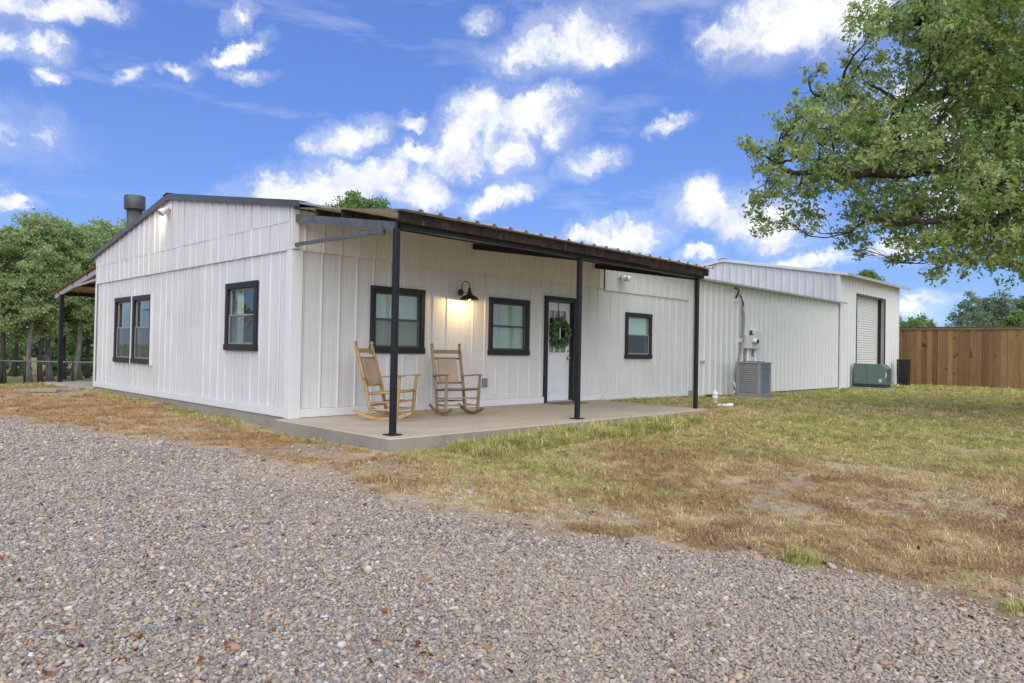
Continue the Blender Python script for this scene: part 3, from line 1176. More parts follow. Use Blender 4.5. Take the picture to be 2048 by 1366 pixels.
def make_grass():
    gm = M['grass_blade']
    protos = [tuft_mesh(200+i, 15, 0.062, 0.8, .0024, gm, .035) for i in range(4)]         # short sward
    protos += [tuft_mesh(210+i, 15, 0.085, 1.15, .0023, gm, .045) for i in range(3)]        # lying straw
    protos += [tuft_mesh(220+i, 20, 0.13, 0.6, .0026, gm, .04) for i in range(3)]        # tall green tufts
    coll = proto_collection('tuft', protos)
    X, Y, S = [], [], []
    for (s, d0, d1, k) in ((0.034, 0, 9.5, 1.0), (0.050, 9.5, 14, 1.35), (0.085, 14, 23, 2.0), (0.16, 23, 42, 3.2)):
        for ya in np.arange(-16, 16, 2.0):
            x, y = jitter(-14, 32, ya, ya+2.0, s)
            ok, w = seen(x, y, np.full(x.shape, -.15), 400, 200)
            ok &= (w >= d0) & (w < d1)
            x, y = x[ok], y[ok]
            bad = ((x > -0.02) & (x < 28.6) & (y > -0.03) & (y < 9.6)) | ((x > SLAB[0]-.02) & (x < SLAB[1]+.02) & (y > SLAB[2]-.02) & (y < .1)) | (x > 29.2)
            bad |= (x > -0.3) & (x < 8) & (y > 9.4) & (y < 12.9)
            bad |= (x > 12.4) & (x < 13.5) & (y > -1.5) | (x > 22.3) & (x < 23.5) & (y > -1.4)
            x, y = x[~bad], y[~bad]
            X.append(x); Y.append(y); S.append(np.full(len(x), k))
    x, y, k = np.concatenate(X), np.concatenate(Y), np.concatenate(S)
    c, am, tall, green, dryc, grc = grass_mix(x, y)
    ok = RNG.random(len(x)) < am
    x, y, k, c, tall, green, dryc, grc = x[ok], y[ok], k[ok], c[ok], tall[ok], green[ok], dryc[ok], grc[ok]
    isg = RNG.random(len(x)) < np.clip(-.02 + .98*smooth(green + .45*(fbm(x, y, 7.0, 131, 2)-.5), -.1, 1.05), 0, 1)
    c = np.where(isg[:, None], grc, dryc)
    n = len(x)
    idx = np.where(isg, RNG.integers(0, 4, n), RNG.integers(4, 7, n))
    tallm = (tall > 1.0) & (RNG.random(n) < 0.6)
    idx = np.where(tallm, RNG.integers(7, 10, n), idx)
    sc_ = k*RNG.uniform(.6, 1.15, n)*(0.6+0.5*tall)
    sc_ = sc_*(0.6+0.95*fbm(x, y, 3.2, 141, 3))
    weed = RNG.random(n) < .008
    sc_ = np.where(weed, sc_*1.5, sc_)
    hz = RNG.uniform(.6, 1.3, n)/k**0.62
    scl = np.stack([sc_, sc_, sc_*hz], -1)
    rot = np.stack([RNG.normal(0, .12, n), RNG.normal(0, .12, n), RNG.uniform(0, 6.28, n)], -1)
    tint = c*RNG.uniform(.6, 1.35, (n, 1))
    z = ground_z(x, y) - .004
    scatter('grass', np.stack([x, y, z], -1), rot, scl, tint, idx, coll, 'patchy green and straw coloured lawn grass around the buildings', 'grass')
    return n

# ------------------------------------------------------------------ buildings: common pieces
def fmap(u, d, z):          # walls facing -Y, in the plane y = 0
    return (u, -d, z)


def gmap(u, d, z):          # the gable wall facing -X, in the plane x = 0
    return (-d, u, z)


def smap(u, d, z):          # the shop gable facing -X, in the plane x = 21.4
    return (21.4-d, u, z)


def mbox(mb, mp, u0, u1, d0, d1, z0, z1, bev=0.0):
    return mb.box(mp(u0, d0, z0), mp(u1, d1, z1), bev)


PITCH_FT = 0.3048
PROFILE = [(0, 0), (.072, 0), (.080, .0016), (.088, 0), (.160, 0), (.168, .0016), (.176, 0), (.260, 0), (.270, .018), (.290, .018), (.3005, 0.0005)]
DEEP = [(0, 0), (.072, 0), (.080, .002), (.088, 0), (.160, 0), (.168, .002), (.176, 0), (.200, 0), (.228, .034), (.268, .034), (.3005, 0.0005)]


def spans(z0, z1, rects):
    """the heights of a column that are left when the openings are taken out"""
    out = [(z0, z1)]
    for (a, b) in rects:
        nxt = []
        for (p, q) in out:
            if b <= p or a >= q:
                nxt.append((p, q))
                continue
            if a > p:
                nxt.append((p, a))
            if b < q:
                nxt.append((b, q))
        out = nxt
    return out


def wall_panel(mp, parent, s, umin, umax, z0, ztop, mat, off=0.0, holes=(), name='wall_panel', jig=0.0, PROFILE=PROFILE):
    """one ribbed steel sheet, a foot wide, cut round the openings"""
    lo_, hi_ = max(umin, s), min(umax, s+.3005)
    for h in holes:          # an opening that takes the whole width leaves two separate sheets
        if h[0] <= lo_ and h[1] >= hi_ and h[3] > z0 and h[2] < 9:
            rest = [k for k in holes if k is not h]
            if h[2] > z0+.02:
                wall_panel(mp, parent, s, umin, umax, z0, lambda u: h[2], mat, off, rest, name, jig, PROFILE)
            if h[3] < ztop(lo_)-.02:
                wall_panel(mp, parent, s, umin, umax, h[3], ztop, mat, off, rest, name, jig, PROFILE)
            return
    prof = [(s+a, d) for a, d in PROFILE if umin <= s+a <= umax]
    full = [(s+a, d) for a, d in PROFILE]

    def dep(u):
        for (a, da), (b, db) in zip(full, full[1:]):
            if a <= u <= b:
                return da + (db-da)*(u-a)/(b-a)
        return 0.0
    us = sorted(set([max(umin, s)] + [u for u, _ in prof] + [min(umax, s+.3005)] + [h for (a, b, c, d) in holes for h in (a, b) if max(umin, s) < h < min(umax, s+.3005)]))
    mb = MB()
    for a, b in zip(us, us[1:]):
        if b-a < 1e-5:
            continue
        mid = (a+b)/2
        da, db = dep(a)+off+jig, dep(b)+off+jig
        hs = [(h[2], h[3]) for h in holes if h[0] < mid < h[1]]
        top = min(ztop(a), ztop(b))
        for (p, q) in spans(z0, max(ztop(a), ztop(b)), hs):
            qa, qb = (ztop(a), ztop(b)) if q > top-1e-6 else (q, q)
            mb.add([mp(a, da, p), mp(b, db, p), mp(b, db, qb), mp(a, da, qa)], [(0, 1, 2, 3)])
            if p == z0:
                mb.add([mp(a, da, p), mp(b, db, p), mp(b, off-.03, p), mp(a, off-.03, p)], [(0, 1, 2, 3)])
    # the overlapping edge of the sheet, folded back
    e = us[-1]
    for (p, q) in spans(z0, ztop(e), [(h[2], h[3]) for h in holes if h[0] < e < h[1]]):
        mb.add([mp(e, dep(e)+off+jig, p), mp(e, off-.02, p), mp(e, off-.02, q), mp(e, dep(e)+off+jig, q)], [(0, 1, 2, 3)])
    if mb.f:
        return mb.build(name, mat, parent)


def panels(mp, parent, start, umin, umax, z0, ztop, mat, off=0.0, holes=(), prof=PROFILE):
    k = math.floor((umin-start)/PITCH_FT)
    s = start + k*PITCH_FT
    r = random.Random(int(umin*100+z0*10))
    while s < umax-0.01:
        if min(umax, s+.3005)-max(umin, s) > 0.01:
            trim_ = r.choice((0, 0, .002, .005, .009))
            wall_panel(mp, parent, s, umin, min(umax, s+.3005-trim_), z0, ztop, mat, off, holes, jig=r.uniform(-.002, .002), PROFILE=prof)
        s += PITCH_FT


def wall_core(mp, parent, name, u0, u1, z0, ztop, holes, mat, th=0.12):
    mb = MB()
    cuts = sorted(set([u0, u1] + [h for a in holes for h in a[:2]] + ([4.72] if ztop(4.72) > ztop(0)+.2 and u0 < 4.72 < u1 else [])))
    for a, b in zip(cuts, cuts[1:]):
        mid = (a+b)/2
        for (p, q) in spans(z0, max(ztop(a), ztop(b)), [(h[2], h[3]) for h in holes if h[0] < mid < h[1]]):
            top = min(ztop(a), ztop(b))
            qa, qb = (ztop(a), ztop(b)) if q > top-1e-6 else (q, q)
            V = [mp(a, -.004, p), mp(b, -.004, p), mp(b, -.004, qb), mp(a, -.004, qa), mp(a, -th, p), mp(b, -th, p), mp(b, -th, qb), mp(a, -th, qa)]
            mb.add(V, [(0, 1, 2, 3), (5, 4, 7, 6), (0, 4, 5, 1), (3, 2, 6, 7), (0, 3, 7, 4), (1, 5, 6, 2)])
    return mb.build(name, mat, parent)


def window_unit(parent, mp, u0, u1, z0, z1, split, sash, blind=None, screen=True, tw=(.085, .095, .10), tease=None, gap=0.0):
    """trim boards, two sashes with their panes, the insect screen and what hangs behind"""
    w = empty('window')
    w.parent = parent
    side, top, bot = tw
    a, b, p, q = u0+side, u1-side, z0+bot, z1-top
    t = MB()
    mbox(t, mp, u0, u1, .002, .052, z1-top, z1, .004)
    mbox(t, mp, u0-.012, u1+.012, .002, .060, z0, z0+bot, .004)
    mbox(t, mp, u0, a, .002, .048, z0+bot+.001, z1-top-.001, .004)
    mbox(t, mp, b, u1, .002, .048, z0+bot+.001, z1-top-.001, .004)
    t.build('trim', M['black_trim'], w)
    f = MB()
    e = .028
    for (za, zb, d) in ((p, split+.018, .016), (split-.018, q, -.008)):
        mbox(f, mp, a, a+e, d-.022, d, za, zb, .003)
        mbox(f, mp, b-e, b, d-.022, d, za, zb, .003)
        mbox(f, mp, a+e+.0005, b-e-.0005, d-.022, d, za, za+e, .003)
        mbox(f, mp, a+e+.0005, b-e-.0005, d-.022, d, zb-e, zb, .003)
    f.build('sash', sash, w)
    for (za, zb, d) in ((p+e, split-.010, .004), (split+.010, q-e, -.020)):
        g = MB()
        mbox(g, mp, a+e, b-e, d-.004, d, za, zb)
        g.build('pane', M['window_glass'], w)
    if screen:
        g = MB()
        d = .009
        g.add([mp(a+e, d, p+e), mp(b-e, d, p+e), mp(b-e, d, split-.012), mp(a+e, d, split-.012)], [(0, 1, 2, 3)])
        g.build('insect_screen', M['insect_screen'], w)
    if blind:
        za, zb = blind
        g = MB()
        z = za
        while z < zb:
            g.add([mp(a+.012, -.040, z), mp(b-.012, -.040, z), mp(b-.012, -.052, z+.0215-gap), mp(a+.012, -.052, z+.0215-gap)], [(0, 1, 2, 3)])
            z += .0205
        mbox(g, mp, a+.012, b-.012, -.062, -.034, za-.02, za-.004)
        mbox(g, mp, a+.012, b-.012, -.066, -.030, q-.03, q+.005)
        g.build('blind', M['blind'], w)
    if tease:
        for (ca, cb, za, zb, mat) in tease:
            g = MB()
            n = 26
            V = [mp(ca+(cb-ca)*i/n, -.13-.018*math.sin(i*1.9), z) for i in range(n+1) for z in (za, zb)]
            g.add(V, [(2*i, 2*i+2, 2*i+3, 2*i+1) for i in range(n)], True)
            g.build('curtain', mat, w)
    return w


def hole(u0, u1, z0, z1, tw=(.085, .095, .10)):
    return (u0+tw[0]-.012, u1-tw[0]+.012, z0+tw[2]-.012, z1-tw[1]+.012)


# ------------------------------------------------------------------ the house
house = empty('metal_house', (0, 0, 0), 0, 'long low white ribbed metal house with dark roof trim and black framed windows', 'house')
RIDGE_Y = 4.72


def house_roof(y):
    return 3.09 + 0.163*(min(y, 2*RIDGE_Y-y)+.25)


FW = [(1.33, 2.40, .955, 2.025), (3.91, 4.98, .945, 2.015), (8.20, 9.25, .90, 1.96)]
GW = [(6.82, 7.96, .625, 2.04), (5.65, 6.77, .625, 2.035), (1.05, 2.17, .955, 2.05)]
f_holes = [hole(*w) for w in FW] + [(5.515, 6.335, -1, 2.055)]
g_holes = [hole(*w) for w in GW]
HOUSE_END = 11.2
pw = wall_core(fmap, house, 'porch_wall', 0.0, HOUSE_END, -.02, lambda u: 3.02, f_holes, M['room_wall'])
gw = wall_core(gmap, house, 'gable_wall', 0.125, 9.44, -.02, lambda u: house_roof(u)-.05, g_holes, M['room_wall'])
panels(fmap, pw, .19, 0.0, 7.36, .128, lambda u: 2.46, M['white_siding'], 0, f_holes)
panels(fmap, pw, 7.36, 7.36, HOUSE_END, .095, lambda u: 2.46 if u < 10.93 else 3.0, M['white_siding'], 0, f_holes)
panels(fmap, pw, .19, 0.075, 7.33, 2.435, lambda u: 3.015, M['porch_siding'], .036)
panels(fmap, pw, 7.38, 7.38, 10.93, 2.40, lambda u: 2.985, M['white_siding'], .038)
g_rev = [(-b, -a, c, d) for (a, b, c, d) in g_holes]


def gmap_r(u, d, z):
    return (-d, -u, z)


panels(gmap_r, gw, -.65, -9.44, 0.0, .128, lambda u: 2.46, M['white_siding'], 0, g_rev)
panels(gmap_r, gw, -.65, -9.47, .035, 2.435, lambda u: 2.87, M['white_siding'], .034)
panels(gmap_r, gw, -.65, -9.47, .035, 2.85, lambda u: house_roof(-u)-.036, M['white_siding'], .040)
t = MB()      # corner boards and skirting
t.box((-.044, -.044, -.004), (.135, -.034, 2.43), .002)
t.box((-.044, -.0335, -.004), (-.034, .115, 2.43), .002)
t.box((-.044, 9.34, -.004), (-.034, 9.452, 2.43), .002)
t.box((-.078, -.078, 2.44), (.05, -.068, 3.01), .002)
t.build('corner_trim', M['white_trim'], house)
t = MB()
t.box((.14, -.040, .002), (5.44, -.004, .125), .004)
t.box((6.41, -.040, .002), (7.33, -.004, .125), .004)
t.box((7.36, -.036, -.03), (10.95, -.004, .090), .004)
t.box((-.040, .12, .002), (-.004, 9.335, .125), .004)
t.build('base_board', M['white_trim'], house)
t = MB()
t.box((-.022, -.002, -.7), (HOUSE_END, 9.45, -.006))
t.build('foundation', M['footing_concrete'], house)
t = MB()      # unseen back and end walls that keep the rooms dark
t.box((.0, 9.32, 0), (HOUSE_END, 9.44, 3.05))
t.box((HOUSE_END-.1, .13, 0), (HOUSE_END, 9.31, 3.1))
t.build('back_wall', M['white_siding'], house)
rf = MB()
for (ya, yb) in ((-.27, RIDGE_Y), (9.71, RIDGE_Y)):
    za, zb = house_roof(ya), house_roof(yb)
    V = [(-.075, ya, za), (HOUSE_END+.1, ya, za), (HOUSE_END+.1, yb, zb), (-.075, yb, zb)]
    V += [(x, y, z-.03) for x, y, z in V]
    fs = [(0, 1, 2, 3), (7, 6, 5, 4), (0, 4, 5, 1), (1, 5, 6, 2), (3, 2, 6, 7), (0, 3, 7, 4)]
    rf.add(V, fs)
roof = rf.build('roof', M['roof_sheet'], house)
for (ya, yb) in ((-.285, RIDGE_Y), (9.725, RIDGE_Y)):
    za, zb = house_roof(ya)+.012, house_roof(yb)+.012
    t = MB()
    V = [(-.115, ya, za), (-.115, yb, zb), (-.115, yb, zb-.115), (-.115, ya, za-.085), (-.078, ya, za), (-.078, yb, zb), (-.078, yb, zb-.115), (-.078, ya, za-.085)]
    t.add(V, [(0, 1, 2, 3), (4, 7, 6, 5), (0, 4, 5, 1), (3, 2, 6, 7), (0, 3, 7, 4), (1, 5, 6, 2)])
    V = [(-.115, ya, za+.002), (.12, ya, za+.002), (.12, yb, zb+.002), (-.115, yb, zb+.002)]
    t.add(V, [(0, 1, 2, 3)])
    t.build('rake_trim', M['roof_trim'], roof)
t = MB()
for s in (-1, 1):
    V = [(-.13, RIDGE_Y+s*.22, house_roof(RIDGE_Y-.22)+.022), (-.13, RIDGE_Y, house_roof(RIDGE_Y)+.026), (HOUSE_END+.1, RIDGE_Y, house_roof(RIDGE_Y)+.026), (HOUSE_END+.1, RIDGE_Y+s*.22, house_roof(RIDGE_Y-.22)+.022)]
    t.add(V, [(0, 1, 2, 3)])
t.build('ridge_cap', M['roof_trim'], roof)
t = MB()      # eave trim beyond the porch
t.box((7.3, -.29, 3.02), (HOUSE_END, -.27, 3.10))
t.build('eave_trim', M['roof_trim'], roof)

SA, SB = M['sash_aluminium'], M['sash_bronze']
window_unit(house, fmap, *FW[0], 1.50, SB, (1.085, 1.93), True)
window_unit(house, fmap, *FW[1], 1.49, SB, (1.10, 1.90), False, tease=[(3.98, 4.27, .95, 1.95, M['curtain']), (4.36, 4.63, .95, 1.95, M['curtain']), (4.74, 4.92, .95, 1.95, M['curtain'])], gap=.006)
window_unit(house, fmap, *FW[2], 1.45, SA, (1.47, 1.86), True)
window_unit(house, gmap, *GW[0], 1.37, SA, None, True, tease=[(6.9, 7.3, .7, 1.95, M['teal_curtain'])])
window_unit(house, gmap, *GW[1], 1.37, SA, None, True, tease=[(5.72, 6.05, .7, 1.95, M['teal_curtain'])])
window_unit(house, gmap, *GW[2], 1.52, SA, None, True, tease=[(1.85, 2.12, .95, 1.95, M['curtain'])])
t = MB()      # white bead between the paired windows and beside them
mbox(t, gmap, 6.776, 6.812, .003, .064, .60, 2.045)
mbox(t, gmap, 5.612, 5.635, .003, .062, .60, 2.04)
t.build('window_bead', M['white_trim'], house)

# the entrance door
door = empty('door')
door.parent = house
t = MB()
mbox(t, fmap, 5.44, 5.525, .002, .055, 0.0, 2.06, .004)
mbox(t, fmap, 6.325, 6.41, .002, .055, 0.0, 2.06, .004)
mbox(t, fmap, 5.44, 6.41, .002, .058, 2.061, 2.145, .004)
mbox(t, fmap, 5.518, 5.532, -.12, .001, 0.0, 2.05)
mbox(t, fmap, 6.318, 6.332, -.12, .001, 0.0, 2.05)
mbox(t, fmap, 5.533, 6.317, -.12, .001, 2.036, 2.052)
t.build('frame', M['black_trim'], door)
dz = -.062
DL, DR = 5.535, 6.315
gl0, gl1, gz0, gz1 = 5.65, 6.20, 1.00, 1.88
t = MB()
for (a, b, c, d) in ((DL, gl0, .035, 2.034), (gl1, DR, .035, 2.034), (gl0, gl1, .035, gz0), (gl0, gl1, gz1, 2.034)):
    mbox(t, fmap, a+.0003, b-.0003, dz-.04, dz, c, d)
for (a, b) in ((5.63, 5.895), (5.955, 6.22)):      # raised panels below the glass
    for (c, d) in ((.20, .44), (.50, .86)):
        mbox(t, fmap, a, b, dz-.001, dz+.007, c, d, .006)
        mbox(t, fmap, a+.035, b-.035, dz+.006, dz+.012, c+.035, d-.035, .005)
e = .022
mbox(t, fmap, gl0-.03, gl0+.012, dz, dz+.014, gz0-.03, gz1+.03, .004)
mbox(t, fmap, gl1-.012, gl1+.03, dz, dz+.014, gz0-.03, gz1+.03, .004)
mbox(t, fmap, gl0+.0125, gl1-.0125, dz, dz+.013, gz0-.03, gz0+.012, .004)
mbox(t, fmap, gl0+.0125, gl1-.0125, dz, dz+.013, gz1-.012, gz1+.03, .004)
for k in (1, 2):
    u = gl0 + (gl1-gl0)*k/3
    mbox(t, fmap, u-e/2, u+e/2, dz-.02, dz+.010, gz0+.013, gz1-.013, .003)
    z = gz0 + (gz1-gz0)*k/3
    mbox(t, fmap, gl0+.013, gl1-.013, dz-.018, dz+.0085, z-e/2, z+e/2, .003)
t.build('leaf', M['door_paint'], door)
for i in range(3):
    for j in range(3):
        t = MB()
        a, b = gl0 + (gl1-gl0)*i/3 + .005, gl0 + (gl1-gl0)*(i+1)/3 - .005
        c, d = gz0 + (gz1-gz0)*j/3 + .005, gz0 + (gz1-gz0)*(j+1)/3 - .005
        mbox(t, fmap, a, b, dz-.024, dz-.020, c, d)
        t.build('pane', M['window_glass'], door)
simple('door_curtain', (0.50, 0.33, 0.25), 0.9, 0, 0.2, 5, 0.1)
for (c, d) in ((gz0, gz0+.24), (gz1-.17, gz1)):
    t = MB()
    n = 40
    V = [fmap(gl0+(gl1-gl0)*i/n, dz-.05-.012*math.sin(i*1.4), z) for i in range(n+1) for z in (c, d)]
    t.add(V, [(2*i, 2*i+2, 2*i+3, 2*i+1) for i in range(n)], True)
    t.build('curtain', M['door_curtain'], door)
t = MB()
mbox(t, fmap, 5.534, 6.316, -.11, .045, -.002, .032, .006)
t.build('threshold', M['galvanised'], door)
for (z, kind) in ((.90, 'handle'), (1.045, 'lock')):
    t = MB()
    u = 6.255
    if kind == 'handle':
        prof = [(.030, 0), (.030, .008), (.012, .012), (.011, .035), (.024, .045), (.029, .058), (.024, .070), (.001, .076)]
    else:
        prof = [(.029, 0), (.029, .012), (.022, .020), (.001, .022)]
    t.lathe([(r_, dz_) for r_, dz_ in [(r_, -h_) for r_, h_ in prof]], (u, -dz, z), 20, 'y')
    t.build(kind, M['brass'], door)

# stove flue behind the gable
t = MB()
fx, fy = .42, 8.30
fl = MB().lathe([(.165, 3.2), (.165, 4.16), (.155, 4.16)], (fx, fy, 0), 28).build('flue', M['flue_steel'], house)
MB().lathe([(.12, 4.13), (.215, 4.135), (.222, 4.15), (.225, 4.44), (.215, 4.455), (.05, 4.47), (.001, 4.472)], (fx, fy, 0), 28).build('flue_cap', M['flue_steel'], fl)
# socket box on the porch wall
t = MB()
mbox(t, fmap, 3.77, 3.88, .0, .055, .36, .52, .008)
sk = t.build('socket_box', M['grey_plastic'], house)
t = MB()
mbox(t, fmap, 3.785, 3.865, .055, .066, .375, .505, .005)
t.build('cover', M['grey_plastic'], sk)

# ------------------------------------------------------------------ porch slab and canopy
t = MB()
t.box((SLAB[0], SLAB[2], -.6), (SLAB[1], -.001, -.003), .012)
ps = t.build('porch_slab', M['slab_concrete'])
t = MB()
t.box((SLAB[0]-.004, SLAB[2]-.004, -.55), (SLAB[1]+.004, SLAB[2]-.0005, -.016))
t.box((SLAB[0]-.004, SLAB[2], -.55), (SLAB[0]-.0005, -.003, -.016))
t.build('weathered_edge', M['footing_concrete'], ps)
tag(ps, 'raised tan concrete porch slab in front of the white wall', 'slab', kind='structure')
t = MB()
t.box((-.3, 9.46, -.5), (8.5, 12.9, -.045), .01)
tag(t.build('side_slab', M['slab_concrete']), 'low concrete slab under the far side canopy', 'slab', kind='structure')

PD = 2.49
can = empty('porch_canopy', (0, -PD, 0), 0, 'black steel porch canopy with rusty fascia and ribbed sheet roof', 'canopy')


def canopy_z(y):
    return 3.03 + (y+.06)*0.137


POSTS = (0.005, 3.475, 7.03)
for i, px_ in enumerate(POSTS):
    t = MB()
    z0 = (.004, .004, -.06)[i]
    t.box((px_-.034, -PD-.034, z0), (px_+.034, -PD+.034, 2.475), .005)
    po = t.build('post', M['black_steel'], can)
    if i < 2:
        t = MB()
        t.box((px_-.085, -PD-.085, -.002), (px_+.085, -PD+.085, .012), .003)
        t.build('base_plate', M['rusty_channel'], po)
    t = MB()
    zw = 2.90
    t.bar((px_+.002, -.04, zw-.01), (px_+.002, -PD+.02, 2.50), .05, .105)
    t.build('rafter', M['grey_steel'] if i == 0 else M['black_steel'], can)
    t = MB()
    if i == 0:
        t.bar((px_-.01, -.06, 2.50), (px_-.01, -2.24, 2.465), .04, .045)
        t.box((px_-.036, -2.16, 2.42), (px_+.02, -2.24, 2.53))
        t.build('brace', M['grey_steel'], can)
t = MB()
t.box((.055, -PD-.05, 2.478), (7.20, -PD+.05, 2.53))
t.build('beam', M['black_steel'], can)
t = MB()
t.box((-.055, -PD-.125, 2.535), (7.23, -PD-.105, 2.665))
t.box((-.055, -PD-.104, 2.535), (7.23, -PD-.055, 2.542))
t.box((-.055, -PD-.104, 2.655), (7.23, -PD-.055, 2.663))
t.build('fascia', M['rusty_channel'], can)
for yy in (-1.28, -.62):
    t = MB()
    zz = canopy_z(yy)
    t.box((.0, yy-.025, zz-.115), (7.22, yy+.025, zz-.012))
    t.build('purlin', M['rusty_channel'], can)


def roof_sheets(parent, x0, x1, ya, yb, zf, mat_top, mat_under):
    s = x0
    while s < x1-.02:
        w = min(.9144, x1-s)
        us = []
        for k in range(3):
            for a, d in DEEP:
                u = s + k*PITCH_FT + a
                if u <= s+w+1e-6:
                    us.append((u, d))
        ys = np.linspace(ya, yb, 5)
        V, Fc = [], []
        for y in ys:
            sag = .004*math.sin((y-ya)/(yb-ya)*9+s)
            for u, d in us:
                V.append((u, y, zf(y)+d+sag))
        m_ = len(us)
        for j in range(len(ys)-1):
            for i in range(m_-1):
                Fc.append((j*m_+i, j*m_+i+1, (j+1)*m_+i+1, (j+1)*m_+i))
        mb = MB().add(V, Fc)
        V2 = [(a, b, c-.0015) for a, b, c in V]
        o = mb.build('roof_panel', mat_top, parent)
        MB().add(V2, [f[::-1] for f in Fc]).build('underside', mat_under, o)
        s += .9144


roof_sheets(can, -.06, 7.30, -.07, -2.72, canopy_z, M['galvanised'], M['sheet_underside'])

# canopy on the far side of the house
sc_ = empty('side_canopy', (0, 12.65, 0), 0, 'lean-to canopy with rusty sheet roof and pale rafter at the house\'s far end', 'canopy')


def side_z(y):
    return 2.86 - (y-9.5)*0.125


for x in (0.0, 4.2, 8.0):
    t = MB()
    t.box((x-.05, 12.60, -.046), (x+.05, 12.70, 2.33), .006)
    t.build('post', M['black_steel'], sc_)
    t = MB()
    t.bar((x-.002, 9.47, 2.745), (x-.002, 13.28, 2.30), .05, .115)
    t.build('rafter', M['pale_steel'], sc_)
t = MB()
t.bar((-.01, 9.48, 2.55), (-.01, 11.6, 2.47), .04, .045)
t.build('brace', M['pale_steel'], sc_)
for yy in (10.2, 11.5, 12.9):
    t = MB()
    t.box((-.03, yy-.03, side_z(yy)-.115), (8.3, yy+.03, side_z(yy)-.012))
    t.build('purlin', M['rusty_channel'], sc_)
roof_sheets(sc_, -.10, 8.3, 9.46, 13.32, side_z, M['rusty_sheet'], M['rusty_sheet'])

# ------------------------------------------------------------------ the shop
shop = empty('metal_shop', (11.2, 0, 0), 0, 'white corrugated metal workshop with tall far bay and roll-up door', 'workshop')
d_hole = [(23.17, 26.47, -1, 3.41)]
ww = wall_core(fmap, shop, 'wing_wall', 11.2, 21.36, -.06, lambda u: 2.98, [], M['room_wall'])
panels(fmap, ww, 11.24, 11.2, 21.39, -.07, lambda u: 2.975, M['shop_siding'], prof=DEEP)
tw_ = wall_core(fmap, shop, 'bay_wall', 21.4, 28.3, -.12, lambda u: 4.05, d_hole, M['room_wall'])
panels(fmap, tw_, 21.27, 21.4, 28.3, -.125, lambda u: 4.06, M['shop_siding'], 0, d_hole, DEEP)


def shop_roof(y):
    return 4.10 + .18*min(y, 9.12-y)


def wing_roof(y):
    return 3.03 + .163*min(y, 9.12-y)


sg = wall_core(smap, shop, 'bay_gable', 0.125, 9.12, 2.7, lambda u: shop_roof(u)-.04, [], M['room_wall'])
panels(smap, sg, .01, -.03, 9.12, 2.7, lambda u: shop_roof(max(u, 0))-.05, M['white_siding'], prof=DEEP)
t = MB()
t.box((11.25, 9.0, -.1), (28.3, 9.12, 3.0))
t.box((21.4, 9.001, 3.0), (28.3, 9.119, 4.05))
t.box((28.18, .125, -.1), (28.3, 8.999, 4.05))
V = [(28.3, 0, 4.05), (28.3, 9.12, 4.05), (28.3, 4.56, 4.88), (28.2, 0, 4.05), (28.2, 9.12, 4.05), (28.2, 4.56, 4.88)]
t.add(V, [(0, 1, 2), (5, 4, 3)])
t.build('back_wall', M['shop_siding'], shop)
rf = MB()
for (xa, xb, fn, ov, th) in ((11.31, 21.38, wing_roof, .14, .03), (21.33, 28.62, shop_roof, .34, .035)):
    for (ya, yb) in ((-ov, 4.56), (9.12+ov, 4.56)):
        za, zb = fn(min(ya, 9.12-ya) if ya > 4 else ya), fn(4.56)
        V = [(xa, ya, za), (xb, ya, za), (xb, yb, zb), (xa, yb, zb)]
        V += [(x, y, z-th) for x, y, z in V]
        rf.add(V, [(0, 1, 2, 3), (7, 6, 5, 4), (0, 4, 5, 1), (1, 5, 6, 2), (3, 2, 6, 7), (0, 3, 7, 4)])
sr = rf.build('roof', M['roof_sheet'], shop)
t = MB()
t.box((11.31, -.165, 2.955), (21.78, -.142, 3.012))
t.build('eave_trim', M['pale_steel'], sr)
t = MB()
z = shop_roof(-.34)
t.box((21.30, -.365, z-.085), (28.64, -.342, z+.012))
t.build('eave_trim', M['pale_steel'], sr)
for (ya, yb) in ((-.345, 4.56), (9.465, 4.56)):
    za, zb = shop_roof(min(ya, 9.12-ya)), shop_roof(4.56)
    V = [(21.295, ya, za+.012), (21.295, yb, zb+.012), (21.295, yb, zb-.10), (21.295, ya, za-.085), (21.328, ya, za+.012), (21.328, yb, zb+.012), (21.328, yb, zb-.10), (21.328, ya, za-.085)]
    MB().add(V, [(0, 1, 2, 3), (4, 7, 6, 5), (0, 4, 5, 1), (3, 2, 6, 7), (0, 3, 7, 4), (1, 5, 6, 2)]).build('rake_trim', M['white_trim'], sr)
t = MB()
for s in (-1, 1):
    t.add([(21.27, 4.56+s*.2, shop_roof(4.36)+.02), (21.27, 4.56, shop_roof(4.56)+.03), (28.6, 4.56, shop_roof(4.56)+.03), (28.6, 4.56+s*.2, shop_roof(4.36)+.02)], [(0, 1, 2, 3)])
t.build('ridge_cap', M['roof_trim'], sr)
t = MB()
t.box((11.25, -.035, -.6), (28.32, 9.1, -.095))
t.build('foundation', M['footing_concrete'], shop)
t = MB()
t.box((21.365, -.046, -.12), (21.50, -.034, 4.03), .002)
t.box((21.355, -.045, 3.0), (21.364, .10, 4.05), .002)
t.box((28.20, -.046, -.12), (28.335, -.034, 4.05), .002)
t.build('corner_trim', M['white_trim'], shop)
ru = empty('roll_up_door')
ru.parent = shop
for k in range(38):
    z = -.10 + k*.0935
    if z > 3.38:
        break
    t = MB()
    n = 6
    V = []
    for i in range(n+1):
        a = i/n
        dd = -.26 + .022*math.sin(math.pi*a)
        V += [fmap(23.20, dd, z+.0925*a), fmap(26.44, dd, z+.0925*a)]
    t.add(V, [(2*i, 2*i+1, 2*i+3, 2*i+2) for i in range(n)], True)
    t.build('slat', M['white_enamel'], ru)
t = MB()
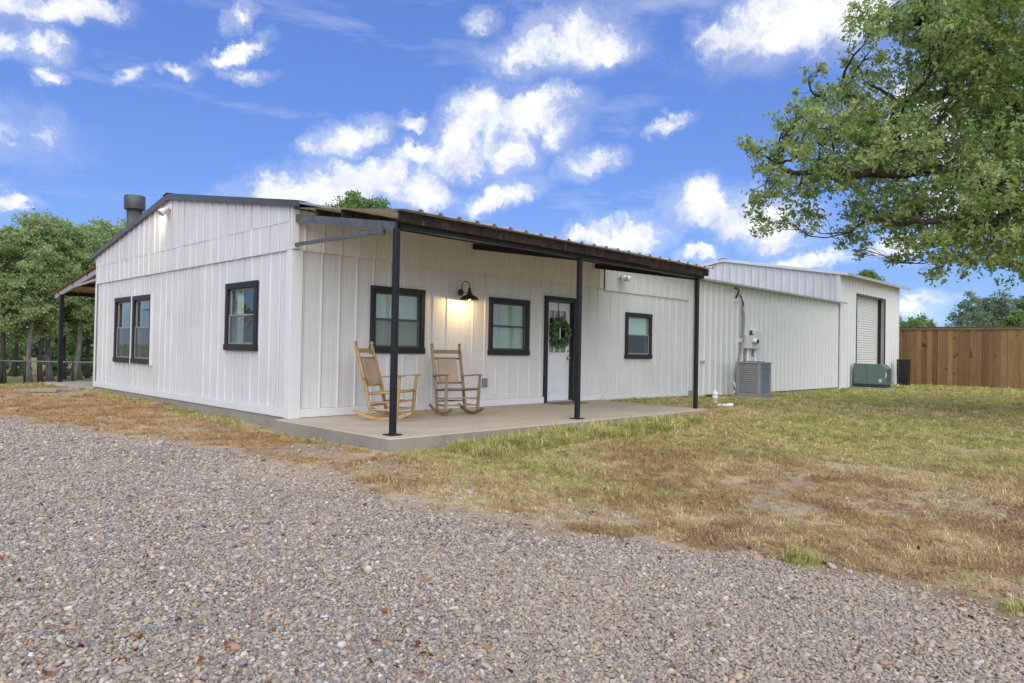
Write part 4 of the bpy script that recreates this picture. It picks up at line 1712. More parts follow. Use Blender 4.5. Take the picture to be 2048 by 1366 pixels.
mbox(t, fmap, 23.10, 23.168, -.30, .036, -.12, 3.46)
mbox(t, fmap, 26.472, 26.52, -.34, .036, -.12, 3.46)
mbox(t, fmap, 23.169, 26.471, -.34, .034, 3.412, 3.46)
mbox(t, fmap, 23.1, 26.5, -.36, -.30, -.12, 3.46)
t.build('jamb', M['black_trim'], ru)

# small wall fitting near the last porch post
t = MB()
mbox(t, fmap, 11.55, 11.75, .0, .05, .80, .87, .006)
t.build('wall_tap', M['galvanised'], shop)


# ------------------------------------------------------------------ fences
fence = empty('board_fence', (28.9, -4, -.1), 0, 'tall brown cedar board fence with capped top beyond the workshop', 'fence')
edges = [0.20, -.02, -.20, -.34, -.56, -.76, -.97, -1.17, -1.37, -1.55, -1.74, -1.93, -2.14, -2.36, -2.54, -2.76, -2.98, -3.19, -3.38, -3.61, -3.83, -4.03, -4.24]
while edges[-1] > -9.5:
    edges.append(edges[-1]-random.choice((.18, .19, .2, .21, .22)))
for i, (a, b) in enumerate(zip(edges, edges[1:])):
    t = MB()
    back = 0.021 if i % 2 else 0.0
    zt = 2.36
    zb = gz(28.9, (a+b)/2) + random.uniform(.02, .05)
    tl_ = random.uniform(-.002, .004)
    t.box((28.90+back+tl_, b-(.008 if back else -.003), zb), (28.917+back+tl_, a-.003+(.008 if back else 0), zt), .003)
    t.build('board', M['cedar_board'], fence)
for z in (.35, 1.2, 2.05):
    MB().box((28.935, -9.6, z-.045), (28.975, .2, z+.045)).build('rail', M['cedar_rail'], fence)
t = MB()
t.box((28.872, -9.6, 2.245), (28.897, .21, 2.345), .003)
t.build('top_trim', M['cedar_rail'], fence)
t = MB()
t.box((28.862, -9.6, 2.362), (28.99, .22, 2.388), .004)
t.build('cap', M['cedar_rail'], fence)

pf0, pf1 = survey(-240, 722+5, 28), survey(265, 722-5, 28)
pipe = empty('pipe_fence', (pf0.x, pf0.y, gz(pf0.x, pf0.y)), 0, 'low dark pipe and wire fence in front of the woods', 'fence')
zr = (pf0.z+pf1.z)/2
MB().tube([(pf0.x, pf0.y, zr), (pf1.x, pf1.y, zr)], .035, 8).build('top_rail', M['grey_steel'], pipe)
for px_ in (-190, -95, 4, 50, 146, 240):
    q = survey(px_, 722, 28)
    MB().tube([(q.x, q.y, gz(q.x, q.y)-.1), (q.x, q.y, zr+.02)], .04, 8).build('post', M['black_steel'], pipe)
t = MB()
L_ = (pf1-pf0).length
dirp = (pf1-pf0).normalized()
zb = min(gz(pf0.x, pf0.y), gz(pf1.x, pf1.y))
hgt = zr-zb
k = -hgt
while k < L_:
    for sgn in (1, -1):
        a0, a1 = (k, k+hgt) if sgn > 0 else (k+hgt, k)
        b0, b1 = max(0, min(L_, a0)), max(0, min(L_, a1))
        if abs(b1-b0) > .05:
            z0, z1 = zb+hgt*(b0-a0)/(a1-a0), zb+hgt*(b1-a0)/(a1-a0)
            p0, p1 = pf0+dirp*b0, pf0+dirp*b1
            t.tube([(p0.x, p0.y, z0), (p1.x, p1.y, z1)], .0012, 3, False)
    k += .12
t.build('wire_mesh', M['grey_steel'], pipe)


# ------------------------------------------------------------------ trees
LOBED = np.array([(0, 0, 0), (.28, .25, .05), (.40, .13, .02), (.62, .38, .07), (.74, .15, .02), (1, 0, -.06), (.74, -.15, .02), (.62, -.38, .07), (.40, -.13, .02), (.28, -.25, .05)])
PLAIN = np.array([(0, 0, 0), (.45, .33, .06), (1, 0, -.05), (.45, -.33, .06)])


def leaf_cloud(cent, out, size, per, shape, rng, spread):
    """clusters of leaves: cent (n,3) twig ends, out (n,3) the way each twig grows"""
    n = len(cent)
    c = np.repeat(cent, per, 0)
    o = np.repeat(out, per, 0)
    N_ = len(c)
    d = o*0.55 + rng.normal(size=(N_, 3))*0.75
    d[:, 2] -= 0.15
    d /= np.linalg.norm(d, axis=1)[:, None]
    nrm = rng.normal(size=(N_, 3))*0.9 + np.array((0, 0, 0.5))
    s = np.cross(nrm, d)
    s /= np.linalg.norm(s, axis=1)[:, None] + 1e-9
    nn = np.cross(d, s)
    L = size*rng.uniform(.65, 1.25, N_)
    c = c + rng.normal(size=(N_, 3))*spread
    v = c[:, None, :] + (d[:, None, :]*shape[None, :, 0:1] + s[:, None, :]*shape[None, :, 1:2]*0.95 + nn[:, None, :]*shape[None, :, 2:3])*L[:, None, None]
    k = len(shape)
    base = (np.arange(N_)*k)[:, None]
    if k == 4:
        polys = [base + np.array([[0, 1, 2, 3]])]
    else:
        polys = [base + np.array([[0, 1, 2, 3, 4, 5]]), base + np.array([[0, 5, 6, 7, 8, 9]])]
    return v.reshape(-1, 3), polys, N_, k


def grow_limb(mb, p, q, r0_, r1_, rng, n=7, wob=.10, droop=0.0, sides=7):
    p, q = np.array(p, float), np.array(q, float)
    L = np.linalg.norm(q-p)
    pts, rad = [], []
    off = rng.normal(size=3)*wob*L
    off2 = rng.normal(size=3)*wob*L*.6
    for i in range(n):
        t_ = i/(n-1)
        b = p*(1-t_)+q*t_ + off*math.sin(math.pi*t_) + off2*math.sin(2*math.pi*t_)
        b[2] += droop*L*math.sin(math.pi*t_)
        pts.append(tuple(b))
        rad.append(r0_*(1-t_)+r1_*t_)
    mb.tube(pts, rad, sides)
    return [np.array(x) for x in pts]


def make_tree(name, label, group, base, trunk_h, trunk_r, clumps, leaf, size, nclus, per, seed, bark='bark', shape=PLAIN, lean=(0, 0), limbs=None, twigs=0, cat='tree', hollow=.35, extra=None):
    """clumps: (centre, (rx, ry, rz), weight)"""
    rng = np.random.default_rng(seed)
    root = empty(name, tuple(base), 0, label, cat, group)
    b = np.array(base, float)
    mb = MB()
    top = b + np.array((lean[0], lean[1], trunk_h))
    n = 9
    pts, rad = [], []
    w1, w2 = rng.normal(size=2)*.018*trunk_h, rng.normal(size=2)*.012*trunk_h
    for i in range(n):
        t_ = i/(n-1)
        p = b*(1-t_) + top*t_
        p[:2] += w1*math.sin(math.pi*t_) + w2*math.sin(2*math.pi*t_)
        p[2] -= .15*(1-t_)
        pts.append(tuple(p))
        rad.append(trunk_r*(1.0-.45*t_) + trunk_r*.55*math.exp(-t_*14))
    mb.tube(pts, rad, 10)
    nodes = [np.array(p) for p in pts[n//2:]]
    nr = rad[n//2:]
    skel = list(zip(nodes, nr))
    for lb in (limbs or []):
        prev = np.array(lb[0], float)
        r_ = lb[-1]
        chain = [np.array(x, float) for x in lb[:-1]]
        m_ = len(chain)
        for i in range(m_-1):
            ra, rb = r_*(1-.75*i/(m_-1)), r_*(1-.75*(i+1)/(m_-1))
            pp = grow_limb(mb, chain[i], chain[i+1], ra, rb, rng, 6, .085)
            skel += [(x, ra*(1-j/6)+rb*j/6) for j, x in enumerate(pp)]
    P = np.array([s_[0] for s_ in skel])
    RR = np.array([s_[1] for s_ in skel])
    cs, outs = [], []
    tot = sum(c[2] for c in clumps)
    for (cc, rr, wgt) in clumps:
        cc, rr = np.array(cc, float), np.array(rr, float)
        m_ = max(6, int(nclus*wgt/tot))
        u = rng.normal(size=(m_, 3))
        u /= np.linalg.norm(u, axis=1)[:, None]
        rad_ = (hollow**3 + (1-hollow**3)*rng.random(m_))**(1/3.)
        lump = 1 + .22*np.sin(u@rng.normal(size=3)*3.1+rng.uniform(0, 6)) + .16*np.sin(u@rng.normal(size=3)*6+rng.uniform(0, 6))
        q = cc + u*rr*(rad_*lump)[:, None]
        ns = max(5, m_//6)
        q = q[rng.integers(0, ns, m_)] + rng.normal(size=(m_, 3))*np.array((.19, .19, .10))*rr
        cs.append(q)
        outs.append(u)
        # the branch that carries this clump
        d_ = np.linalg.norm(P-cc, axis=1) + np.maximum(0, P[:, 2]-cc[2])*1.2
        j = int(np.argmin(d_))
        r_a = max(.012, min(RR[j]*.6, .02+.022*np.linalg.norm(P[j]-cc)))
        bp = grow_limb(mb, P[j], cc, r_a, max(.008, r_a*.3), rng, 6, .09, -.03, 6)
        for _ in range(twigs):
            s0 = bp[rng.integers(2, 6)]
            s1 = q[rng.integers(0, m_)]
            grow_limb(mb, s0, s1, max(.006, r_a*.3), .003, rng, 4, .08, 0, 4)
    mb.build('trunk', M[bark], root)
    cs, outs = np.concatenate(cs), np.concatenate(outs)
    v, polys, N_, k = leaf_cloud(cs, outs, size, per, shape, rng, size*.45)
    clus_t = .12 + rng.random(len(cs))*.55 + rng.random(len(cs))*.22
    tint = np.clip(np.repeat(clus_t, per) + rng.normal(0, .12, N_), 0, .96)
    dead = rng.random(N_) < .006
    tint[dead] = 1.0
    o = mesh_np('crown', v-b, polys, M[leaf], root, {'tint': np.repeat(tint, k)})
    return root


def oak():
    CL = [(1500, 300, 34), (1545, 312, 46), (1600, 292, 52), (1592, 225, 40), (1640, 185, 46), (1692, 165, 42), (1655, 258, 62), (1530, 368, 46), (1508, 405, 34), (1548, 446, 38), (1592, 388, 56), (1610, 436, 36),
          (1662, 350, 66), (1722, 250, 72), (1742, 165, 44), (1742, 332, 72), (1712, 428, 46), (1700, 474, 32), (1730, 500, 22), (1772, 420, 62), (1812, 300, 86), (1802, 205, 62), (1735, 58, 42), (1775, 38, 50), (1715, 20, 34), (1705, 120, 30), (1690, 205, 46), (1620, 150, 26), (1570, 262, 34),
          (1745, 95, 30), (1832, 36, 62), (1856, 120, 70), (1905, 60, 76), (1800, 476, 42), (1793, 512, 20), (1852, 410, 76), (1868, 496, 52), (1878, 536, 28), (1920, 460, 76), (1922, 300, 105), (1932, 180, 95),
          (1990, 90, 105), (1928, 530, 28), (1990, 470, 82), (2004, 520, 34), (2012, 370, 115), (2042, 240, 125), (2082, 490, 74), (2105, 100, 125), (2125, 350, 145), (2205, 200, 155), (2205, 440, 110), (2255, 50, 145),
          (2335, 300, 155), (1960, -20, 100), (2080, -60, 140), (2230, -120, 170), (2400, 120, 170), (2420, 400, 140), (2300, 470, 90), (1840, -40, 60)]
    rng = random.Random(3)
    clumps = []
    for (px_, py_, r_) in CL:
        edge_ = min(1.0, max(0.0, (px_-1480)/700))
        for rep in range(1 if r_ < 60 else 2):
            dep = 14.2 + rng.uniform(-.8, .8)*(0.8+2.6*edge_)
            c = survey(px_+rng.uniform(-.15, .15)*r_*rep, py_+rng.uniform(-.15, .15)*r_*rep, dep)
            rad_ = r_/F_PX*dep
            clumps.append((tuple(c), (rad_*1.0, rad_*1.0, rad_*.85), rad_**2*1.0))
    base = survey(2270, 800, 14.2)
    base = (base.x, base.y, gz(base.x, base.y))
    fork = (base[0]-.1, base[1]+.15, 2.9)

    def S(a, b, d):
        return tuple(survey(a, b, d))
    limbs = [
        [fork, S(2130, 480, 13.6), S(2040, 425, 13.2), S(1960, 370, 13.2), S(1850, 335, 13.6), S(1740, 345, 14.0), S(1640, 335, 14.2), S(1560, 330, 14.3), 0.19],
        [fork, S(2190, 380, 14.6), S(2090, 250, 14.6), S(2000, 165, 14.6), S(1930, 90, 14.5), S(1840, 45, 14.4), 0.257],
        [fork, S(2150, 400, 15.6), S(2030, 330, 15.8), S(1990, 260, 15.6), S(1975, 210, 15.4), 0.203],
        [S(2040, 425, 13.2), S(1950, 450, 12.8), S(1850, 445, 13.0), S(1775, 440, 13.6), S(1700, 465, 14.0), .085],
        [S(1850, 335, 13.6), S(1760, 270, 14.4), S(1690, 190, 14.6), S(1630, 190, 14.6), 0.108],
        [S(2000, 165, 14.6), S(1900, 190, 14.8), S(1800, 205, 14.8), S(1740, 170, 14.8), 0.095],
        [fork, S(2350, 380, 14.5), S(2430, 250, 15), .16], [fork, S(2260, 300, 13), S(2260, 100, 13), S(2240, -60, 13.2), .2], [fork, S(2330, 420, 16.5), S(2330, 250, 17.5), .13],
        [S(2130, 480, 13.6), S(2040, 500, 13.6), S(1950, 505, 13.8), S(1880, 515, 13.8), .045],
    ]
    o = make_tree('oak_tree', 'big spreading oak whose leafy limbs reach over the lawn from the right', None, base, 3.05, .34, clumps, 'oak_leaf', .092, 24500, 6, 5, 'bark', LOBED, (-.1, .15), limbs, 9, hollow=.1)
    t = MB()
    rg = np.random.default_rng(4)
    for (a, b) in (((1905, 285, 12.9), (1845, 318, 12.8)), ((1880, 275, 12.9), (1935, 270, 12.9)), ((1872, 300, 12.9), (1868, 325, 12.7))):
        grow_limb(t, tuple(survey(*a)), tuple(survey(*b)), .012, .004, rg, 6, .1, 0, 5)
    t.build('dead_twig', M['pale_bark'], o)


oak()


def wood_tree(px_, depth, top_px, width_px, label, seed, bark='bark', leaf='wood_leaf', trunk_px=10, nclus=2600, size=.15, low_px=650, group='trees in the woods behind the pipe fence', name='oak_tree', per=5, lean=None):
    rg = random.Random(seed)
    q = survey(px_, 720, depth)
    base = (q.x, q.y, gz(q.x, q.y))
    hz = 701.6 + .0186*(px_-1024)
    ztop = CAM.z + (hz-top_px)/F_PX*depth
    zlow = CAM.z + (hz-low_px)/F_PX*depth
    rad_ = width_px/2/F_PX*depth
    cl = []
    n = 15
    for i in range(n):
        f_ = (i+.5)/n
        z = zlow + (ztop-zlow)*(.06+.86*f_)
        env = math.sin(math.pi*(.18+.72*f_))**.7
        a = i*2.4+rg.uniform(-.5, .5)
        rr = rad_*env*rg.uniform(.35, .8) if i < n-1 else 0
        s_ = rad_*rg.uniform(.27, .45)*(.6+.4*env)
        cl.append(((base[0]+math.cos(a)*rr, base[1]+math.sin(a)*rr, z), (s_, s_, s_*.8), s_**2))
    lean = lean or (rg.uniform(-.3, .3), rg.uniform(-.3, .3))
    return make_tree(name, label, group, base, (ztop-base[2])*.72, trunk_px*.42/F_PX*depth, cl, leaf, size, nclus, per, seed, bark, PLAIN, lean, None, 1)


W = [(8, 29, 432, 150, 'bark', 11, 655, 'leftmost dark trunked oak at the picture edge behind the pipe fence'),
     (60, 29.5, 418, 140, 'pale_bark', 12, 640, 'straight grey trunked oak right of the first fence post'),
     (84, 30, 430, 110, 'bark', 11, 640, 'dark leaning trunked oak between two straight trunks behind the fence'),
     (102, 31, 424, 120, 'pale_bark', 13, 630, 'thick trunked oak just left of the side canopy post'),
     (129, 32, 440, 110, 'bark', 9, 640, 'slim dark oak just right of the side canopy post'),
     (144, 31, 436, 120, 'pale_bark', 13, 620, 'pale barked oak in the middle under the side canopy roof'),
     (160, 32, 440, 110, 'pale_bark', 11, 630, 'pale barked oak nearer to the white gable wall'),
     (176, 33, 438, 120, 'bark', 9, 630, 'dark slim oak closest to the white gable wall')]
for i, (px_, dep, tp, wd, bk, tpx, low, lab) in enumerate(W):
    wood_tree(px_, dep, tp+random.Random(i).uniform(-4, 14), wd*1.08, lab, 300+i, bk, 'wood_leaf', tpx, 3300, .12, low+38)
BK = [(-60, 36, 425, 170, 'background oak off the left edge of the woods'), (30, 39, 440, 150, 'taller background oak behind the leftmost fence trunks'), (110, 41, 428, 150, 'background oak rising above the side canopy post'),
      (195, 40, 428, 165, 'background oak showing over the low end of the house roof'), (245, 43, 426, 165, 'background oak whose top shows beside the stove flue')]
for i, (px_, dep, tp, wd, lab) in enumerate(BK):
    wood_tree(px_, dep, tp, wd, lab, 340+i, 'bark', 'wood_leaf', 9, 1900, .2, 680)
for i, (px_, dep, tp, wd, lab) in enumerate(((150, 36, 655, 60, 'green shrub low among the trunks under the side canopy'), (184, 37, 640, 60, 'green shrub against the white gable wall edge in the woods'), (112, 40, 690, 50, 'small shrub seen beside the side canopy post in the woods'), (22, 42, 690, 70, 'small shrub at the left edge behind the pipe fence'))):
    wood_tree(px_, dep, tp, wd, lab, 350+i, 'bark', 'bright_leaf', 3, 700, .14, 765, 'shrubs among the trees', 'shrub')
# the far side of the pasture
FAR = [(-30, 66), (20, 70), (70, 68), (120, 72), (170, 70)]
for i, (px_, dep) in enumerate(FAR):
    wood_tree(px_, dep, 610, 90, ('leftmost far tree across the pasture, past the picture edge', 'far tree across the pasture left of the first fence trunks', 'far tree across the pasture behind the grey straight trunk', 'far tree across the pasture behind the canopy post', 'far tree across the pasture nearest the white gable')[i], 360+i, 'bark', 'cedar_leaf', 6, 700, .32, 738, 'far trees across the pasture', 'far_tree')
# trees out of the frame to the left, seen in the gable windows
for i, (x, y, h) in enumerate(((-11, 20, 7.5), (-15, 25, 8.0), (-9.5, 26, 7.0), (-20, 21, 8.5))):
    cl = []
    rg = random.Random(i)
    for j in range(12):
        a = j*2.4
        cl.append(((x+math.cos(a)*rg.uniform(.2, 1.9), y+math.sin(a)*rg.uniform(.2, 1.9), h*rg.uniform(.35, .92)), (1.1, 1.1, .9), 1))
    make_tree('oak_tree', ('oak beyond the left edge, nearest to the house', 'oak beyond the left edge, behind the nearest one', 'oak beyond the left edge, closest to the woods', 'oak beyond the left edge, farthest from the house')[i], 'trees mirrored in the gable windows', (x, y, gz(x, y)), h*.7, .14, cl, 'wood_leaf', .22, 900, 5, 380+i, 'bark')
wood_tree(705, 40, 392, 150, 'tree top peeping over the house roof beside the canopy', 390, 'bark', 'bright_leaf', 12, 3000, .17, 480, None)
wood_tree(1728, 52, 541, 62, 'small green tree top above the workshop roof', 391, 'bark', 'bright_leaf', 8, 1200, .2, 600, None)
wood_tree(1832, 62, 637, 92, 'rounded low tree behind the fence near the workshop corner', 392, 'bark', 'bright_leaf', 8, 1200, .22, 690, None, 'round_tree')


def cedar(px_, depth, top_px, width_px, label, seed, leaf='cedar_leaf', size=.12, n=4200):
    rg = random.Random(seed)
    q = survey(px_, 720, depth)
    base = (q.x, q.y, gz(q.x, q.y))
    hz = 701.6 + .0186*(px_-1024)
    ztop = CAM.z + (hz-top_px)/F_PX*depth
    h = ztop-base[2]
    R_ = width_px/2/F_PX*depth
    cl = []
    for i in range(26):
        f_ = (i+.5)/26
        env = (1-f_)**.75*(.75+.5*rg.random())
        a = i*2.4+rg.uniform(-.4, .4)
        s_ = R_*(.20+.24*(1-f_))
        cl.append(((base[0]+math.cos(a)*R_*env*.72, base[1]+math.sin(a)*R_*env*.72, base[2]+h*(.08+.88*f_)), (s_, s_, s_*1.15), s_**2))
    return make_tree('cedar_tree', label, 'cedars behind the board fence', base, h*.93, .10, cl, leaf, size, n, 5, seed, 'bark', PLAIN, (.05, .05), None, 0)


for (px_, dep, tp, wd, lab, sd) in ((1938, 44, 592, 139, 'dark cedar at the left end of the clump behind the fence', 401), (1968, 46, 596, 108, 'dark cedar second from left in the clump behind the fence', 402),
                                    (2003, 45, 584, 139, 'tallest dark cedar in the clump behind the fence', 403), (2046, 43, 590, 124, 'dark cedar at the right picture edge behind the fence', 404), (2110, 44, 575, 110, 'dark cedar just past the right picture edge', 405)):
    cedar(px_, dep, tp, wd, lab, sd)
wood_tree(2032, 36, 622, 62, 'bright green young tree in front of the dark cedars', 410, 'bark', 'bright_leaf', 7, 1500, .13, 690, None, 'young_tree')


# ------------------------------------------------------------------ rocking chairs
def rocking_chair(label, loc, rz, wood, slat_wood):
    root = empty('rocking_chair', loc, rz, label, 'rocking chair', 'rocking chairs on the porch')
    RW, WV = wood, M['woven_seat']

    def arc(y):
        return .035 + (y-.02)**2/(2*.98)

    def back_xy(z):
        return .205 + (z-.09)*.235 + max(0, z-.5)*.06

    def turned(pts_a, pts_b, r_, rings):
        a, b = Vector(pts_a), Vector(pts_b)
        P_, Q_ = [], []
        n = 40
        for i in range(n+1):
            t_ = i/n
            P_.append(a.lerp(b, t_))
            g = 1.0
            for c in rings:
                g += .20*math.exp(-((t_-c)/.018)**2) - .16*math.exp(-((t_-c-.045)/.02)**2)
            Q_.append(r_*g*(.8+.2*math.sin(math.pi*min(1, t_*1.1+.1))))
        return P_, Q_
    for s in (-1, 1):
        t = MB()          # rocker: a bent plank on edge
        n = 18
        xs = s*.262
        V = []
        for i in range(n+1):
            y = -.44 + .92*i/n
            z = arc(y)
            hh = .046 if 0 < i < n else .030
            for (dx, dz_) in ((-.013, -.035), (.013, -.035), (.013, -.035+hh), (-.013, -.035+hh)):
                V.append((xs+dx, y, z+dz_))
        Fc = [(0, 3, 2, 1), tuple(4*n+k for k in (0, 1, 2, 3))]
        for i in range(n):
            for k in range(4):
                k2 = (k+1) % 4
                Fc.append((4*i+k, 4*i+k2, 4*i+4+k2, 4*i+4+k))
        t.add(V, Fc)
        t.build('rocker', RW, root, True)
        t = MB()
        P_, Q_ = turned((s*.275, -.215, arc(-.215)), (s*.285, -.26, .635), .0265, (.22, .40, .55, .72, .86))
        t.tube(P_, Q_, 12)
        t.build('leg', RW, root, True)
        t = MB()
        zs = [arc(.2)+.0] + list(np.linspace(.12, 1.07, 36))
        t.tube([(s*(.245-.0*z), back_xy(z), z) for z in zs], [.0255*(1+.18*math.exp(-((z-.47)/.02)**2)+.18*math.exp(-((z-.62)/.02)**2)+.18*math.exp(-((z-.74)/.02)**2)+.14*math.exp(-((z-.9)/.02)**2)) for z in zs], 12)
        bp = t.build('back_post', slat_wood if False else RW, root, True)
        t = MB()
        t.lathe([(.012, 0), (.020, .012), (.013, .022), (.024, .035), (.026, .050), (.018, .066), (.001, .072)], (s*.245, back_xy(1.07), 1.065), 14)
        t.build('finial', RW, bp, True)
        t = MB()          # arm: a flat paddle
        n = 10
        V = []
        for i in range(n+1):
            q = i/n
            y = back_xy(.60)-.005 + (-.335-back_xy(.60))*q
            w = .024 + .024*math.sin(math.pi*min(1, q*.9+.08))**.8 + (.008 if .5 < q < .97 else 0) - (.022 if i == n else 0)
            z = .600 + .050*q - (.008 if i == n else 0)
            x = s*(.255 + .035*q)
            for (dx, dz_) in ((-w, -.009), (w, -.009), (w, .009), (-w, .009)):
                V.append((x+dx, y, z+dz_))
        Fc = [(0, 3, 2, 1), tuple(4*n+k for k in (0, 1, 2, 3))]
        for i in range(n):
            for k in range(4):
                k2 = (k+1) % 4
                Fc.append((4*i+k, 4*i+k2, 4*i+4+k2, 4*i+4+k))
        t.add(V, Fc)
        t.build('arm', RW, root, True)
        for (za, zb) in ((.145, .155), (.245, .265)):
            t = MB()
            pa, pb = Vector((s*.245, back_xy(za), za)), Vector((s*.279, -.23, zb))
            t.tube([pa.lerp(pb, k/8) for k in range(9)], [.008+.006*math.sin(math.pi*k/8) for k in range(9)], 9)
            t.build('stretcher', RW, root, True)
    for z in (.165, .275):
        t = MB()
        t.tube([(-.28+.56*k/8, -.235, z) for k in range(9)], [.008+.006*math.sin(math.pi*k/8) for k in range(9)], 9)
        t.build('stretcher', RW, root, True)
    t = MB()
    t.tube([(-.245+.49*k/8, back_xy(.20), .20) for k in range(9)], [.008+.006*math.sin(math.pi*k/8) for k in range(9)], 9)
    t.build('stretcher', RW, root, True)
    t = MB()              # seat frame
    c4 = [Vector((-.282, -.242, .415)), Vector((.282, -.242, .415)), Vector((.245, back_xy(.37), .372)), Vector((-.245, back_xy(.37), .372))]
    for i in range(4):
        t.tube([c4[i], c4[(i+1) % 4]], .0165, 10)
    t.build('seat_frame', RW, root, True)
    t = MB()              # woven seat, two quadrants pulled slightly in to the middle
    n = 12
    V = []
    for lay in (0, 1):
        for i in range(n+1):
            for j in range(n+1):
                a, b = i/n, j/n
                p = c4[0].lerp(c4[1], a).lerp(c4[3].lerp(c4[2], a), b)
                puff = (.018 - .012*math.sin(math.pi*a)*math.sin(math.pi*b))*(1 if lay == 0 else -1)
                V.append((p.x, p.y, p.z+puff))
    m_ = (n+1)**2
    Fc = []
    for i in range(n):
        for j in range(n):
            q = [i*(n+1)+j, (i+1)*(n+1)+j, (i+1)*(n+1)+j+1, i*(n+1)+j+1]
            Fc.append(tuple(q))
            Fc.append(tuple(m_+k for k in q[::-1]))
    t.add(V, Fc, True)
    t.build('seat', WV, root, True)
    t = MB()              # woven back panel
    V = []
    for lay in (-1, 1):
        for i in range(n+1):
            for j in range(n+1):
                a, b = i/n, j/n
                z = .485 + (.905-.485)*b
                V.append((-.165+.33*a, back_xy(z)+lay*(.013-.007*math.sin(math.pi*a)*math.sin(math.pi*b)), z))
    Fc = []
    for i in range(n):
        for j in range(n):
            q = [i*(n+1)+j, (i+1)*(n+1)+j, (i+1)*(n+1)+j+1, i*(n+1)+j+1]
            Fc.append(tuple(q))
            Fc.append(tuple(m_+k for k in q[::-1]))
    for i in range(n):
        for (p_, q_) in ((i, i+1), ):
            Fc.append((p_*(n+1), q_*(n+1), m_+q_*(n+1), m_+p_*(n+1)))
            Fc.append((p_*(n+1)+n, q_*(n+1)+n, m_+q_*(n+1)+n, m_+p_*(n+1)+n))
        Fc.append((i, i+1, m_+i+1, m_+i))
        Fc.append((n*(n+1)+i, n*(n+1)+i+1, m_+n*(n+1)+i+1, m_+n*(n+1)+i))
    t.add(V, Fc, True)
    t.build('back_panel', WV, root, True)
    for z in (.49, .885):
        t = MB()
        t.tube([(-.24, back_xy(z), z), (.24, back_xy(z), z)], .0165, 8)
        t.build('back_rail', RW, root, True)
    t = MB()              # shaped head slat
    outl = [(-.232, .962), (.232, .962), (.232, 1.005), (.195, 1.028), (-.195, 1.028), (-.232, 1.005)]
    V = [(x, back_xy(z)-.009, z) for x, z in outl] + [(x, back_xy(z)+.009, z) for x, z in outl]
    t.add(V, [tuple(range(6)), tuple(range(11, 5, -1))] + [(i, (i+1) % 6, 6+(i+1) % 6, 6+i) for i in range(6)])
    t.build('head_slat', slat_wood, root, True)
    return root


rocking_chair('honey coloured wooden rocking chair behind the corner post of the porch', (1.13, -.90, -.001), R(28), M['chair_honey'], M['chair_honey'])
rocking_chair('weathered brown rocking chair under the lit wall lamp', (2.42, -.86, -.001), R(-17), M['chair_weathered'], M['chair_weathered'])

# ------------------------------------------------------------------ lamps
lx, lz = 3.19, 2.045
lamp = empty('wall_lamp', (lx, 0, lz), 0, 'lit dark bronze gooseneck barn lamp on the porch wall', 'lamp')
MB().lathe([(.001, -.036), (.030, -.036), (.050, -.030), (.058, -.018), (.058, .0)], (lx, -.030, lz), 24, 'y').build('backplate', M['lamp_bronze'], lamp)
sx, sy = lx-.005, -.275
arc_p = [(lx, -.05, lz), (lx, -.065, lz+.04)]
for i in range(13):
    a = math.pi*i/12
    arc_p.append((lx + (sx-lx)*(1-math.cos(a))/2, -.065-(.21)*(1-math.cos(a))/2, lz+.09+.10*math.sin(a)))
arc_p.append((sx, sy, lz+.06))
MB().tube(arc_p, .0085, 10).build('gooseneck', M['lamp_bronze'], lamp)
MB().tube([(lx, -.05, lz-.01), (sx, sy+.03, lz-.005)], .005, 8).build('stay', M['lamp_bronze'], lamp)
SH = [(.018, .065), (.024, .060), (.024, .035), (.034, .032), (.034, .022), (.026, .018), (.040, -.02), (.050, -.045), (.082, -.064), (.125, -.085), (.152, -.112), (.160, -.145), (.166, -.150)]
inner = [(r_-.004, z_-.003) for r_, z_ in SH[::-1]]
shade = MB().lathe([(r_, lz+z_) for r_, z_ in SH + inner[:-5]], (sx, sy, 0), 32).build('shade', M['lamp_bronze'], lamp)
MB().lathe([(.001, lz-.150), (.018, lz-.144), (.026, lz-.125), (.026, lz-.105), (.014, lz-.075), (.013, lz-.045)], (sx, sy, 0), 16).build('bulb', M['lit_bulb'], lamp)
pl = bpy.data.lights.new('lamp_glow', 'POINT')
pl.energy = 6.5
pl.color = (1.0, .66, .30)
pl.shadow_soft_size = .025
po = bpy.data.objects.new('lamp_glow', pl)
col.objects.link(po)
po.parent = lamp
po.location = (sx-lx, sy, -.165)


def flood(label, root_pos, mp, u, z, heads, lit):
    root = empty('flood_light', root_pos, 0, label, 'flood light')
    t = MB()
    mbox(t, mp, u-.06, u+.06, .03, .075, z-.06, z+.06, .012)
    t.build('box', M['white_enamel'], root)
    for (du, dd, dz_) in heads:
        d = Vector(mp(du, dd, dz_)) - Vector(mp(0, 0, 0))
        d.normalize()
        p = Vector(mp(u, .075, z)) + Vector((d.x*.05, d.y*.05, d.z*.05))
        h = MB()
        a = [p + d*k for k in (-.06, .0, .05, .09, .14, .175, .18)]
        h.tube(a, [.018, .030, .036, .050, .066, .072, .068], 18, True)
        o = h.build('head', M['white_enamel'], root)
        h = MB()
        h.tube([p+d*.178, p+d*.184, p+d*.188], [.062, .060, .02], 18, True)
        h.build('lens', M['lit_lens'] if lit else M['window_glass'] if False else M['galvanised'], o)
    return root


